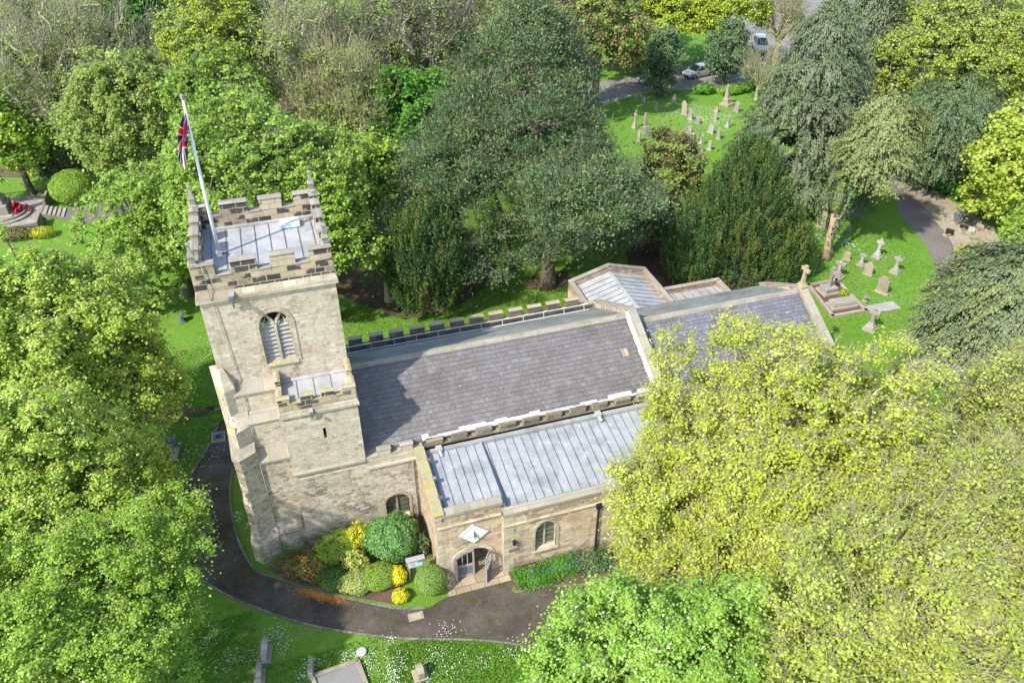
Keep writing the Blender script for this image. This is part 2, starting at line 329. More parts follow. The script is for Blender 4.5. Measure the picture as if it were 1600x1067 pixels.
class MB:
    def __init__(s): s.v = []; s.f = []; s.m = []; s.cm = 0
    def mat(s, i): s.cm = i; return s
    def poly(s, pts):
        i = len(s.v); s.v += [tuple(p) for p in pts]; s.f.append(tuple(range(i, i + len(pts)))); s.m.append(s.cm); return s
    def prism(s, pts, vec):
        """closed solid: polygon pts (planar) swept by vec"""
        n = len(pts); a = [Vector(p) for p in pts]; vec = Vector(vec)
        nrm = Vector((0, 0, 0))
        for i in range(n): nrm += a[i].cross(a[(i + 1) % n])
        if nrm.dot(vec) > 0: a = a[::-1]
        i = len(s.v); s.v += [tuple(p) for p in a] + [tuple(p + vec) for p in a]
        s.f.append(tuple(range(i, i + n))); s.f.append(tuple(i + n + k for k in range(n - 1, -1, -1)))
        for k in range(n):
            k2 = (k + 1) % n; s.f.append((i + k2, i + k, i + n + k, i + n + k2))
        s.m += [s.cm] * (n + 2); return s
    def box(s, x0, y0, z0, x1, y1, z1):
        return s.prism([(x0, y0, z0), (x1, y0, z0), (x1, y1, z0), (x0, y1, z0)], (0, 0, z1 - z0))
    def obox(s, c, ux, hx, hy, z0, z1):
        """box oriented: centre c(x,y), unit dir ux, half sizes"""
        u = Vector((ux[0], ux[1], 0)).normalized(); w = Vector((-u.y, u.x, 0)); c = Vector((c[0], c[1], z0))
        return s.prism([c - u * hx - w * hy, c + u * hx - w * hy, c + u * hx + w * hy, c - u * hx + w * hy], (0, 0, z1 - z0))
    def tube(s, pts, rad, n=8, cap=True):
        pts = [Vector(p) for p in pts]
        if not hasattr(rad, '__len__'): rad = [rad] * len(pts)
        rings = []
        for k, p in enumerate(pts):
            d = (pts[min(k + 1, len(pts) - 1)] - pts[max(k - 1, 0)]).normalized()
            a = d.cross(Vector((0, 0, 1)));
            if a.length < .05: a = d.cross(Vector((1, 0, 0)))
            a.normalize(); b = d.cross(a)
            i = len(s.v); rings.append(i)
            for j in range(n):
                t = 2 * math.pi * j / n; s.v.append(tuple(p + (a * math.cos(t) + b * math.sin(t)) * rad[k]))
        for k in range(len(pts) - 1):
            for j in range(n):
                j2 = (j + 1) % n
                s.f.append((rings[k] + j2, rings[k] + j, rings[k + 1] + j, rings[k + 1] + j2)); s.m.append(s.cm)
        if cap:
            s.f.append(tuple(rings[0] + j for j in range(n))); s.m.append(s.cm)
            s.f.append(tuple(rings[-1] + j for j in range(n - 1, -1, -1))); s.m.append(s.cm)
        return s
    def build(s, name, mats, parent=None, bevel=0, smooth=False, loc=None, cut=None, seg=1):
        me = bpy.data.meshes.new(name); me.from_pydata(s.v, [], s.f)
        if not isinstance(mats, (list, tuple)): mats = [mats]
        for m in mats: me.materials.append(M[m] if m in M else L[m])
        me.polygons.foreach_set('material_index', s.m)
        me.update()
        bm = bmesh.new(); bm.from_mesh(me); bmesh.ops.recalc_face_normals(bm, faces=bm.faces); bm.to_mesh(me); bm.free()
        o = bpy.data.objects.new(name, me); col.objects.link(o)
        if cut is not None or bevel:
            if cut is not None:
                cm = bpy.data.meshes.new('cut'); cm.from_pydata(cut.v, [], cut.f); cm.update()
                b2 = bmesh.new(); b2.from_mesh(cm); bmesh.ops.recalc_face_normals(b2, faces=b2.faces); b2.to_mesh(cm); b2.free()
                co = bpy.data.objects.new('cut', cm); col.objects.link(co)
                md = o.modifiers.new('b', 'BOOLEAN'); md.operation = 'DIFFERENCE'; md.object = co; md.solver = 'EXACT'
            if bevel:
                bv = o.modifiers.new('v', 'BEVEL'); bv.width = bevel; bv.segments = seg; bv.limit_method = 'ANGLE'; bv.angle_limit = R_(40)
            dg = bpy.context.evaluated_depsgraph_get(); dg.update()
            nm = bpy.data.meshes.new_from_object(o.evaluated_get(dg)); o.modifiers.clear(); o.data = nm; nm.name = name
            bpy.data.meshes.remove(me); me = nm
            if cut is not None: bpy.data.objects.remove(co); bpy.data.meshes.remove(cm)
        uvbox(me)
        if smooth:
            for p in me.polygons: p.use_smooth = True
        if loc: 
            me.transform(Matrix.Translation(-Vector(loc))); o.location = loc
        if parent is not None: adopt(o, parent)
        return o
def wloc(o):
    m = Matrix.LocRotScale(o.location, o.rotation_euler, o.scale)
    return wloc(o.parent) @ m if o.parent else m
def adopt(o, parent):
    """parts are modelled in world coordinates: keep them where they are"""
    w = wloc(parent).inverted() @ Matrix.LocRotScale(o.location, o.rotation_euler, o.scale)
    o.parent = parent
    l, r, s_ = w.decompose(); o.location = l; o.rotation_euler = r.to_euler(); o.scale = s_
    return o
def jit(a): return (random.random() - .5) * 2 * a

# ------------------------------------------------------------------ THE CHURCH
church = empty('church', (7, 30, 0), 'medieval buff stone parish church with square battlemented west tower and slate nave roof', 'church')

def ringloft(mb, x0, y0, x1, y1, prof):
    rs = []
    for z, o in prof:
        i = len(mb.v); rs.append(i)
        mb.v += [(x0 - o, y0 - o, z), (x1 + o, y0 - o, z), (x1 + o, y1 + o, z), (x0 - o, y1 + o, z)]
    for a, b in zip(rs, rs[1:]):
        for k in range(4):
            k2 = (k + 1) % 4; mb.f.append((a + k, a + k2, b + k2, b + k)); mb.m.append(mb.cm)
    mb.f.append(tuple(rs[0] + k for k in (3, 2, 1, 0))); mb.f.append(tuple(rs[-1] + k for k in range(4))); mb.m += [mb.cm] * 2
    return mb
def loft(mb, secs):
    """secs: list of (z, [(x,y)...]) same length polygons"""
    rs = []; n = len(secs[0][1])
    for z, ps in secs:
        rs.append(len(mb.v)); mb.v += [(p[0], p[1], z if len(p) < 3 else p[2]) for p in ps]
    for a, b in zip(rs, rs[1:]):
        for k in range(n):
            k2 = (k + 1) % n; mb.f.append((a + k, a + k2, b + k2, b + k)); mb.m.append(mb.cm)
    mb.f.append(tuple(rs[0] + k for k in range(n - 1, -1, -1))); mb.f.append(tuple(rs[-1] + k for k in range(n))); mb.m += [mb.cm] * 2
    return mb
def pointed(xc, w, z0, zs, za, n=9):
    """pointed arch outline in (x,z), anticlockwise from lower left"""
    pts = [(xc - w / 2, z0), (xc + w / 2, z0)]
    for k in range(n + 1):
        t = k / n; a = t * math.pi / 2
        pts.append((xc + w / 2 * math.cos(a) ** .8 if k < n else xc, zs + (za - zs) * math.sin(a * .96) / math.sin(math.pi / 2 * .96)))
    for k in range(n - 1, -1, -1):
        x, z = pts[2 + k]; pts.append((2 * xc - x, z))
    return pts
def depressed(xc, w, z0, zs, za, n=8):
    pts = [(xc - w / 2, z0), (xc + w / 2, z0)]
    for k in range(2 * n + 1):
        a = math.pi * k / (2 * n); pts.append((xc + w / 2 * math.cos(a), zs + (za - zs) * math.sin(a)))
    return pts
def xz(pts, y): return [(x, y, z) for x, z in pts]
def archring(mb, outer, inner, y, dy, closed=False):
    """band between two outlines with the same number of points (x,z)"""
    n = len(outer)
    if not closed: outer = outer[1:] + outer[:1]; inner = inner[1:] + inner[:1]
    for k in range(n if closed else n - 1):
        k2 = (k + 1) % n
        mb.prism([(outer[k][0], y, outer[k][1]), (outer[k2][0], y, outer[k2][1]), (inner[k2][0], y, inner[k2][1]), (inner[k][0], y, inner[k][1])], (0, dy, 0))
def crenel(mb, p0, p1, inn, th, zb, zs, zt, spans, cop=.09, over=.05, sill=.06, rounded=True):
    """battlement: mats 0 wall, 1 coping. spans are merlons (t0,t1) in metres from p0"""
    p0 = Vector((p0[0], p0[1], 0)); p1 = Vector((p1[0], p1[1], 0)); u = (p1 - p0).normalized(); w = Vector((inn[0], inn[1], 0)); Ln = (p1 - p0).length
    def bx(a, b, z0, z1, o0, o1, m):
        mb.cm = m; A = p0 + u * a - w * o0; B = p0 + u * b - w * o0; A.z = B.z = z0
        mb.prism([A, B, B + w * (th + o0 + o1), A + w * (th + o0 + o1)], (0, 0, z1 - z0))
    bx(0, Ln, zb, zs - sill, 0, 0, 0)
    prev = 0
    for a, b in list(spans) + [(Ln, Ln)]:
        if a - prev > .02: bx(prev + (.0 if prev == 0 else .0), a, zs - sill, zs, over * .6, over * .6, 1)
        if b > a:
            bx(a, b, zs - sill, zt - cop, 0, 0, 0)
            mb.cm = 1
            A = p0 + u * (a - .03); Lm = b - a + .06
            prof = [(-over, zt - cop), (th + over, zt - cop), (th + over, zt - cop * .45), (th * .62, zt), (th * .38, zt), (-over, zt - cop * .45)]
            mb.prism([(A.x + w.x * o, A.y + w.y * o, z) for o, z in prof], u * Lm)
        prev = b
    mb.cm = 0

# ---- tower
TX0, TX1, TY0, TY1 = -4.25, 1.70, 31.94, 38.0
cut = MB(); prof = pointed(-1.31, 1.42, 10.68, 12.75, 13.55)
cut.prism(xz(prof, TY0 - .3), (0, .75, 0))
tb = MB(); tb.box(TX0, TY0, 0, TX1, TY1, 14.55)
tower = tb.build('tower', ['tower'], church, cut=cut)
lw = MB()   # lower stages step forward with sloping offsets
loft(lw, [(0, [(-4.5, 29.80), (-1.7, 29.80), (-1.7, 32.5), (-4.5, 32.5)]), (1.35, [(-4.5, 29.80), (-1.7, 29.80), (-1.7, 32.5), (-4.5, 32.5)]),
          (1.75, [(-4.4, 30.30), (-1.7, 30.30), (-1.7, 32.5), (-4.4, 32.5)]), (6.0, [(-4.4, 30.30), (-1.7, 30.30), (-1.7, 32.5), (-4.4, 32.5)])])
lw.build('lower_stage', ['lower'], tower)
lw = MB()
loft(lw, [(6.0, [(-4.42, 30.22), (-1.7, 30.22), (-1.7, 32.5), (-4.42, 32.5)]), (6.12, [(-4.42, 30.22), (-1.7, 30.22), (-1.7, 32.5), (-4.42, 32.5)]), (6.6, [(-4.35, 30.80), (-1.7, 30.80), (-1.7, 32.5), (-4.35, 32.5)]), (6.62, [(-4.35, 31), (-1.7, 31), (-1.7, 32.5), (-4.35, 32.5)])])
lw.build('string_course', ['coping'], tower)
lw = MB(); lw.box(-4.35, 30.85, 6.3, -1.7, 32.4, 8.1); lw.build('middle_stage', ['tower'], tower)
lw = MB()
loft(lw, [(8.1, [(-4.37, 30.80), (-1.7, 30.80), (-1.7, 32.5), (-4.37, 32.5)]), (8.18, [(-4.37, 30.80), (-1.7, 30.80), (-1.7, 32.5), (-4.37, 32.5)]), (8.55, [(-4.3, 31.35), (-1.7, 31.35), (-1.7, 32.5), (-4.3, 32.5)])])
lw.build('string_course', ['coping'], tower)
lw = MB(); lw.box(-4.30, 31.40, 8.3, -1.7, 32.4, 9.5); lw.build('middle_stage', ['tower'], tower)
lw = MB()
loft(lw, [(9.5, [(-4.33, 31.34), (-1.7, 31.34), (-1.7, 32.5), (-4.33, 32.5)]), (9.6, [(-4.33, 31.34), (-1.7, 31.34), (-1.7, 32.5), (-4.33, 32.5)]), (9.95, [(-4.27, 31.92), (-1.7, 31.92), (-1.7, 32.5), (-4.27, 32.5)])])
lw.build('string_course', ['coping'], tower)
# diagonal south-west buttress
bt = MB()
def bsec(z, L_, F_, R__): return (z, [L_, F_, R__, (R__[0], 32.3), (-4.62, 32.3)])
A = ((-4.66, 29.66), (-4.22, 29.22), (-3.26, 29.76)); B = ((-4.50, 30.02), (-4.14, 29.70), (-3.28, 30.18)); C_ = ((-4.44, 30.10), (-4.10, 29.80), (-3.32, 30.26)); D = ((-4.36, 30.66), (-4.04, 30.38), (-3.34, 30.84)); E_ = ((-4.34, 31.42), (-4.14, 31.22), (-3.66, 31.45)); F_ = ((-4.3, 31.85), (-4.2, 31.8), (-4.0, 31.9))
loft(bt, [bsec(0, *A), bsec(1.3, *A), bsec(1.6, *B), bsec(3.9, *B), bsec(4.25, *C_), bsec(6.75, *C_)])
bt.build('buttress', ['lower'], tower)
bt = MB(); loft(bt, [bsec(6.75, *[(p[0] - .04, p[1] - .05) for p in C_]), bsec(6.9, *[(p[0] - .04, p[1] - .05) for p in C_]), bsec(7.15, *D)]); 
bt.build('buttress_offset', ['coping'], tower)
bt = MB(); loft(bt, [bsec(7.15, *D), bsec(8.1, *D), bsec(8.5, *E_), bsec(10.0, *E_), bsec(10.9, *F_)]); bt.build('buttress', ['tower'], tower)
bt = MB(); 
for z, q, d in ((8.05, D, .9), (9.95, E_, .4)):
    bt.prism([(q[0][0] - .05, q[0][1] - .05, z), (q[1][0], q[1][1] - .07, z), (q[1][0] + .05, q[1][1], z), (q[0][0] + .05, q[0][1] + .1, z)], (0, .25, .22)); bt.build('buttress_offset', ['coping_yellow'], tower); bt = MB()
# cornice + parapet
cb = MB(); ringloft(cb, TX0, TY0, TX1, TY1, [(14.55, .02), (14.56, .13), (14.72, .13), (15.05, .03), (15.06, -.2)]); cb.build('cornice', ['dressed'], tower)
pb = MB(); z1, z2, z3 = 15.05, 15.86, 16.48; px0, px1, py0, py1 = -4.27, 1.72, 31.92, 38.02; th = .36
crenel(pb, (px0, py0), (px1, py0), (0, 1), th, z1, z2, z3, [(0, 1.0), (1.66, 2.76), (3.33, 4.40), (5.0, px1 - px0)])
crenel(pb, (px0, py1), (px1, py1), (0, -1), th, z1, z2, z3, [(0, .72), (1.34, 2.62), (3.2, 4.28), (4.85, px1 - px0)])
crenel(pb, (px0, py0 + th), (px0, py1 - th), (1, 0), th, z1, z2, z3 - .012, [(0, .55), (1.15, 2.0), (2.55, 3.35), (3.85, 4.45), (5.0, 5.38)])
crenel(pb, (px1, py0 + th), (px1, py1 - th), (-1, 0), th, z1, z2, z3 - .012, [(0, .5), (1.1, 2.0), (2.6, 3.45), (4.0, 4.6), (5.0, 5.38)])
pb.build('parapet', ['parapet', 'coping_grey'], tower, bevel=.012)
for k, (x, y) in enumerate([(px0 + .18, py0 + .18), (px1 - .18, py0 + .18), (px1 - .18, py1 - .18), (px0 + .18, py1 - .18)]):
    pn = MB(); q = .17
    ringloft(pn, x - q, y - q, x + q, y + q, [(16.4, .03), (16.5, .03), (16.54, -.05), (16.72, -.05), (16.86, -.01), (17.0, -.07), (17.36, -.125), (17.38, -.09), (17.46, -.085), (17.5, -.13)])
    pn.build('pinnacle', ['coping_grey'], tower)
rb = MB(); rb.box(px0 + th, py0 + th, 14.56, px1 - th, py1 - th, 15.14)
rb.cm = 1
for k in range(8):
    x = px0 + th + .35 + k * .68
    rb.box(x - .018, py0 + th + .25, 15.14, x + .018, py1 - th - .25, 15.175)
rb.cm = 0; rb.box(px0 + th, py1 - th - .22, 15.14, px1 - th, py1 - th, 15.24)
rb.build('tower_roof', ['lead_light', 'seam'], tower)
hb = MB(); hb.box(-.28, 36.62, 15.17, .68, 37.30, 15.40); hb.build('roof_hatch', ['hatch'], tower, bevel=.02)
# belfry window
wb = MB(); ins = pointed(-1.31, 1.42, 10.68, 12.75, 13.55); out = pointed(-1.31, 1.78, 10.62, 12.75, 13.82)
n = len(ins); 
archring(wb, out, ins, TY0 - .035, .20)
inn2 = pointed(-1.31, 1.24, 10.68, 12.75, 13.42); archring(wb, ins, inn2, TY0 + .13, .14, True)
wb.box(-1.37, TY0 + .10, 10.68, -1.25, TY0 + .26, 12.75)
for sgn in (-1, 1):   # Y tracery and small cusps
    c = [(-1.31, 12.70), (-1.31 + sgn * .10, 13.0), (-1.31 + sgn * .26, 13.22), (-1.31 + sgn * .40, 13.36)]
    for a, b in zip(c, c[1:]):
        wb.prism([(a[0] - .05, TY0 + .11, a[1]), (a[0] + .05, TY0 + .11, a[1]), (b[0] + .05, TY0 + .11, b[1]), (b[0] - .05, TY0 + .11, b[1])], (0, .14, 0))
    xm = -1.31 + sgn * .33
    for dx in (-1, 1):
        wb.prism([(xm + dx * .27, TY0 + .14, 12.62), (xm + dx * .27, TY0 + .14, 12.98), (xm + dx * .08, TY0 + .14, 12.86)], (0, .1, 0))
        wb.prism([(xm + dx * .22, TY0 + .14, 12.88), (xm + dx * .02, TY0 + .14, 13.2), (xm + dx * .1, TY0 + .14, 12.98)], (0, .1, 0))
wb.cm = 1
for xa, xb in ((-1.96, -1.37), (-1.25, -.66)):
    z = 10.72
    while z < 12.6:
        wb.prism([(xa, TY0 + .16, z), (xa, TY0 + .17, z + .035), (xa, TY0 + .38, z + .25), (xa, TY0 + .37, z + .21)], (xb - xa, 0, 0)); z += .235
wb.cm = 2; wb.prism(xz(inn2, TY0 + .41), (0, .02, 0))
wb.cm = 3; wb.prism([(-2.08, TY0 - .1, 10.55), (-2.08, TY0 - .1, 10.6), (-2.08, TY0 + .2, 10.74), (-2.08, TY0 + .2, 10.55)], (1.52, 0, 0))
wb.build('belfry_window', ['dressed', 'lead_grey', 'dark', 'coping_yellow'], tower)
def spout(x, y, z, s=1):
    sp = MB(); sp.prism([(x - .14 * s, y + .05, z), (x + .14 * s, y + .05, z), (x + .09 * s, y + .05, z - .32 * s), (x - .09 * s, y + .05, z - .32 * s)], (0, -.28 * s, -.06))
    sp.cm = 1; sp.box(x - .10 * s, y - .5 * s, z - .20 * s, x + .10 * s, y - .23, z - .06 * s)
    sp.cm = 1; sp.tube([(x, y - .12, z - .3 * s), (x, y - .04, z - .75 * s)], [.06 * s, .05 * s], 6)
    return sp.build('water_spout', ['lead_grey', 'lead_dark'], tower if s == 1 else turret)
spout(-2.85, TY0 - .12, 14.95)
cp = MB(); path = [(-3.95, 31.9, 16.5), (-3.75, 31.86, 16.42), (-3.72, 31.84, 15.9), (-3.72, 31.78, 14.8), (-3.70, 31.86, 14.5), (-3.55, 31.88, 12.5), (-3.42, 31.88, 10.0), (-3.40, 31.32, 9.5), (-3.36, 31.34, 8.6), (-3.34, 30.78, 8.1), (-3.33, 30.8, 6.7), (-3.30, 30.2, 6.1), (-3.28, 30.24, 1.8), (-3.24, 29.75, 1.4), (-3.24, 29.76, 0)]
cp.tube(path, .02, 6); cp.build('lightning_conductor', ['paving_grey'], tower, smooth=True)

# ---- stair turret
UY = 29.70; UX0, UX1 = -1.83, 1.72
cut = MB().box(-.07, UY - .2, 7.32, .07, UY + .5, 8.0)
turret = MB().box(UX0, UY, 0, UX1, 32.2, 9.1).build('stair_turret', ['tower'], church, cut=cut)
lb = MB(); lb.box(UX0 - .02, UY - .05, 0, 4.65, UY + .4, 5.0); 
cut = MB().prism(xz(depressed(3.02, 1.24, .68, 1.95, 2.48), UY - .5), (0, .8, 0))
lowwall = lb.build('lower_wall', ['lower'], church, cut=cut)
sb = MB(); sb.prism([(UX0 - .05, UY - .12, 5.33), (UX0 - .05, UY - .12, 5.42), (UX0 - .05, UY + .1, 5.58), (UX0 - .05, UY + .1, 5.33)], (UX1 - UX0 + .03, 0, 0)); sb.build('string_course', ['coping'], turret)
sb = MB(); ringloft(sb, UX0, UY, UX1, 31.9, [(9.05, .0), (9.06, .10), (9.16, .10), (9.42, .02), (9.43, -.1)]); sb.build('cornice', ['dressed'], turret)
pb = MB(); q0, q1, qy = UX0 - .02, UX1 + .02, UY - .02
crenel(pb, (q0, qy), (q1, qy), (0, 1), .26, 9.42, 9.86, 10.22, [(0, .55), (1.05, 1.62), (2.0, 2.58), (2.95, q1 - q0)], cop=.07, over=.03, sill=.05)
crenel(pb, (q0, qy + .26), (q0, 31.96), (1, 0), .24, 9.42, 9.86, 10.20, [(.0, .45), (1.2, 1.98)], cop=.07, over=.03, sill=.05)
crenel(pb, (q1, qy + .26), (q1, 31.96), (-1, 0), .24, 9.42, 9.86, 10.20, [(0, .55), (1.05, 1.98)], cop=.07, over=.03, sill=.05)
pb.build('parapet', ['parapet', 'coping_yellow'], turret, bevel=.01)
rb = MB(); rb.box(q0 + .24, qy + .26, 9.2, q1 - .24, 31.95, 9.52); rb.cm = 1
for x in (-.9, -.1, .72): rb.box(x - .015, qy + .28, 9.52, x + .015, 31.9, 9.55)
rb.cm = 0; rb.box(q0 + .24, 31.72, 9.52, q1 - .24, 31.96, 9.6)
rb.build('turret_roof', ['lead_light', 'seam'], turret)
sl = MB(); sl.box(-.07, UY + .3, 7.32, .07, UY + .34, 8.0); sl.cm = 1
for z in (7.5, 7.78): sl.box(-.07, UY + .12, z, .07, UY + .15, z + .03)
sl.build('slit_window', ['dark', 'iron'], turret)
spout(-.45, UY - .08, 9.38, .7)

# ---- nave
NX0, NX1, NY0, NY1, RY, RZ = 1.70, 17.95, 29.70, 39.10, 34.3, 7.87
cut = MB().prism(xz(depressed(3.02, 1.24, .68, 1.95, 2.48), UY - .5), (0, .8, 0))
nave = MB().box(NX0, NY0, 0, NX1, NY1, 5.25).build('nave_wall', ['lower'], church, cut=cut)
st = MB(); st.prism([(NX0 + .02, NY0 - .14, 4.72), (NX0 + .02, NY0 - .14, 4.80), (NX0 + .02, NY0, 4.95), (NX0 + .02, NY0, 4.72)], (2.9, 0, 0)); st.build('string_course', ['dressed'], nave)
pb = MB(); Lw = 2.95
crenel(pb, (NX0 + .03, NY0 - .03), (4.66, NY0 - .03), (0, 1), .30, 5.0, 5.45, 5.86, [(.62, 1.28), (1.78, 2.42)], cop=.10, over=.03, sill=.06)
pb.build('parapet', ['dressed', 'coping'], nave, bevel=.01)
spn = []; t = .25
while t < 12.5: spn.append((t + jit(.05), t + .84 + jit(.05))); t += 1.31
pb = MB(); crenel(pb, (4.66, NY0 - .0), (17.9, NY0 - .0), (0, 1), .30, 4.9, 5.36, 5.68, spn, cop=.08, over=.03, sill=.05)
pb.build('parapet', ['merlon', 'merlon'], nave, bevel=.015)
spn = []; t = .55
while t < 14.6: spn.append((t + jit(.03), t + .84 + jit(.03))); t += 1.24
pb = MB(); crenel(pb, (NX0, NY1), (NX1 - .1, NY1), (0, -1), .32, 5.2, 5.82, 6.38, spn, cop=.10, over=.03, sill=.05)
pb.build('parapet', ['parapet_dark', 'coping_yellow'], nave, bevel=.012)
gp = MB()
for z, y in ((5.95, 38.62), (5.62, 38.48)):
    gp.tube([(NX0 + .1, y, z), (6, y, z + .03), (11, y, z - .02), (NX1 - .6, y, z)], .022, 6)
for k in range(12): gp.tube([(2.2 + k * 1.35, 38.48, 5.5), (2.2 + k * 1.35, 38.62, 5.97)], .015, 5)
gp.build('parapet_rail', ['white'], nave)
rf = MB(); th = .22
rf.prism([(NX0 + .02, 29.98, 5.64), (NX0 + .02, RY, RZ), (NX0 + .02, RY, RZ - th), (NX0 + .02, 29.98, 5.64 - th)], (NX1 - NX0 - .05, 0, 0)); rf.cm = 1
rf.prism([(NX0 + .02, RY + .002, RZ), (NX0 + .02, 38.25, 5.72), (NX0 + .02, 38.25, 5.72 - th), (NX0 + .02, RY + .002, RZ - th)], (NX1 - NX0 - .05, 0, 0)); rf.cm = 2
rf.box(NX0 + .02, 38.25, 5.25, NX1 - .05, 38.76, 5.50)
nroof = rf.build('nave_roof', ['slate', 'slate_moss', 'lead_dark'], church)
rt = MB(); x = NX0 + .03
while x < NX1 - .35:
    w_ = random.uniform(.75, 1.15); w_ = min(w_, NX1 - .06 - x)
    dz = jit(.008); rt.prism([(x, RY - .24, RZ - .10 + dz), (x, RY - .15, RZ + .03 + dz), (x, RY, RZ + .075 + dz), (x, RY + .15, RZ + .03 + dz), (x, RY + .24, RZ - .10 + dz)], (w_ - .015, 0, 0)); x += w_
rt.build('ridge_stone', ['coping'], nroof)
fl = MB(); x = 4.7    # white lead lining behind the clerestory parapet
while x < NX1 - .1:
    w_ = min(random.uniform(.35, .7), NX1 - .08 - x); y1 = 29.99 + random.choice((.0, .04, .10, .17)); zz = 5.60 + (y1 - 29.98) * .52
    fl.prism([(x, 29.93, 5.56), (x, 29.93, 5.64), (x, y1, zz + .10), (x, y1, zz - .02)], (w_ + .004, 0, 0)); x += w_
fl.build('gutter_lining', ['flash'], nroof)
rp = MB(); k = (RZ - 5.64) / (RY - 29.98)
rp.prism([(16.75, 32.0, 5.64 + 2.02 * k + .012), (17.12, 32.0, 5.64 + 2.02 * k + .012), (17.12, 32.42, 5.64 + 2.44 * k + .012), (16.75, 32.42, 5.64 + 2.44 * k + .012)], (0, 0, .02)); rp.build('replacement_slate', ['paving'], nroof)
def gable_coping(name, x0, x1, ys, ye, zs, ry, rz, parent, mats, h=.34, base=-.4):
    g_ = MB()
    g_.prism([(x0, ys, zs + base), (x0, ys, zs + h), (x0, ry, rz + h), (x0, ry, rz + base)], (x1 - x0, 0, 0))
    g_.prism([(x0, ry + .001, rz + base), (x0, ry + .001, rz + h), (x0, ye, zs + h), (x0, ye, zs + base)], (x1 - x0, 0, 0))
    g_.cm = 1
    o = .05
    g_.prism([(x0 - o, ys - .1, zs + h - .05), (x0 - o, ys - .1, zs + h + .05), (x0 - o, ry, rz + h + .10), (x0 - o, ry, rz + h)], (x1 - x0 + 2 * o, 0, 0))
    g_.prism([(x0 - o, ry + .001, rz + h), (x0 - o, ry + .001, rz + h + .10), (x0 - o, ye + .1, zs + h + .05), (x0 - o, ye + .1, zs + h - .05)], (x1 - x0 + 2 * o, 0, 0))
    g_.cm = 0
    return g_.build(name, mats, parent)
gable_coping('gable', 17.95, 18.35, 29.72, 38.9, 5.5, RY, RZ, nave, ['lower', 'coping'], h=.30)
fb = MB(); fb.prism([(17.70, 30.0, 5.66), (17.70, RY, RZ + .01), (17.94, RY, RZ + .22), (17.94, 30.0, 5.87)], (0, .0, .012)) 
fb = MB(); 
for a in range(14):
    y0 = 30.0 + a * (RY - 30.0) / 14; y1 = 30.0 + (a + 1) * (RY - 30.0) / 14; z0_ = 5.66 + (y0 - 30) * k; z1_ = 5.66 + (y1 - 30) * k
    fb.prism([(17.74 + jit(.03), y0, z0_ + .012), (17.93, y0, z0_ + .2), (17.93, y1 - .01, z1_ + .2), (17.74 + jit(.03), y1 - .01, z1_ + .012)], (0, 0, .03))
fb.build('flashing', ['flash'], nroof)
# west bay window (south face beside turret)
def two_light(name, xc, w, z0, zs, za, y, parent, dep=.22, mull='dressed'):
    b = MB(); ins = depressed(xc, w, z0, zs, za); ou = depressed(xc, w + .30, z0 - .02, zs, za + .15)
    archring(b, ou, ins, y - .03, .12)
    b.box(xc - .045, y + dep - .07, z0, xc + .045, y + dep + .03, za - .03)
    b.prism([(xc - w / 2 - .14, y - .09, z0 - .12), (xc - w / 2 - .14, y - .09, z0 - .05), (xc - w / 2 - .14, y + dep, z0 + .08), (xc - w / 2 - .14, y + dep, z0 - .12)], (w + .28, 0, 0))
    b.cm = 1; b.prism(xz(depressed(xc, w - .02, z0, zs, za - .01), y + dep), (0, .03, 0)); b.cm = 2
    for zz in np.arange(z0 + .3, za - .1, .35):
        b.box(xc - w / 2 + .03, y + dep - .015, zz, xc - .05, y + dep - .003, zz + .018); b.box(xc + .05, y + dep - .015, zz, xc + w / 2 - .03, y + dep - .003, zz + .018)
    return b.build(name, [mull, 'glass', 'iron'], parent)
two_light('window', 3.02, 1.24, .68, 1.95, 2.48, UY - .05, lowwall)
dp = MB().tube([(4.05, UY - .1, 4.7), (4.05, UY - .1, .0)], .045, 6).build('drainpipe', ['lead_grey'], lowwall)

# ---- south aisle and porch
AX0, AXS, AX1 = 4.27, 7.52, 17.6
AY0, AY1 = 25.35, 24.92
cut = MB().prism(xz(depressed(6.03, 1.86, -.2, 1.25, 2.02), AY0 - .5), (0, 3.0, 0))
aisle = MB().box(AX0, AY0, 0, AXS + .05, 29.66, 4.45).build('porch_wall', ['aislew'], church, cut=cut)
cut = MB().prism(xz(depressed(9.72, 1.12, 1.15, 2.45, 3.2), AY1 - .5), (0, .9, 0))
cut.prism(xz(depressed(14.6, 1.12, 1.15, 2.45, 3.2), AY1 - .5), (0, .9, 0))
aw2 = MB().box(AXS, AY1, 0, AX1, 29.66, 4.0).build('aisle_wall', ['aislew'], church, cut=cut)
two_light('window', 9.72, 1.12, 1.15, 2.45, 3.2, AY1, aw2, .26); two_light('window', 14.6, 1.12, 1.15, 2.45, 3.2, AY1, aw2, .26)
cb = MB(); cb.prism([(AX0 - .06, AY0 + .001, 4.45), (AX0 - .06, 29.62, 4.45), (AX0 - .06, 29.62, 5.42), (AX0 - .06, AY0 + .001, 4.98)], (.42, 0, 0)); cb.build('gable', ['aislew'], aisle)
cb = MB(); cb.prism([(AX0 - .12, AY0 - .06, 4.93), (AX0 - .12, AY0 - .06, 5.04), (AX0 - .12, 29.66, 5.52), (AX0 - .12, 29.66, 5.41)], (.54, 0, 0)); cb.build('coping', ['coping_yellow'], aisle, bevel=.02)
for y in (28.6, 27.4, 26.2): MB().box(AX0 + .36, y, 4.98 + (y - 25.35) * .09, AX0 + .56, y + .18, 5.08 + (y - 25.35) * .11).build('coping_block', ['parapet_dark'], aisle)
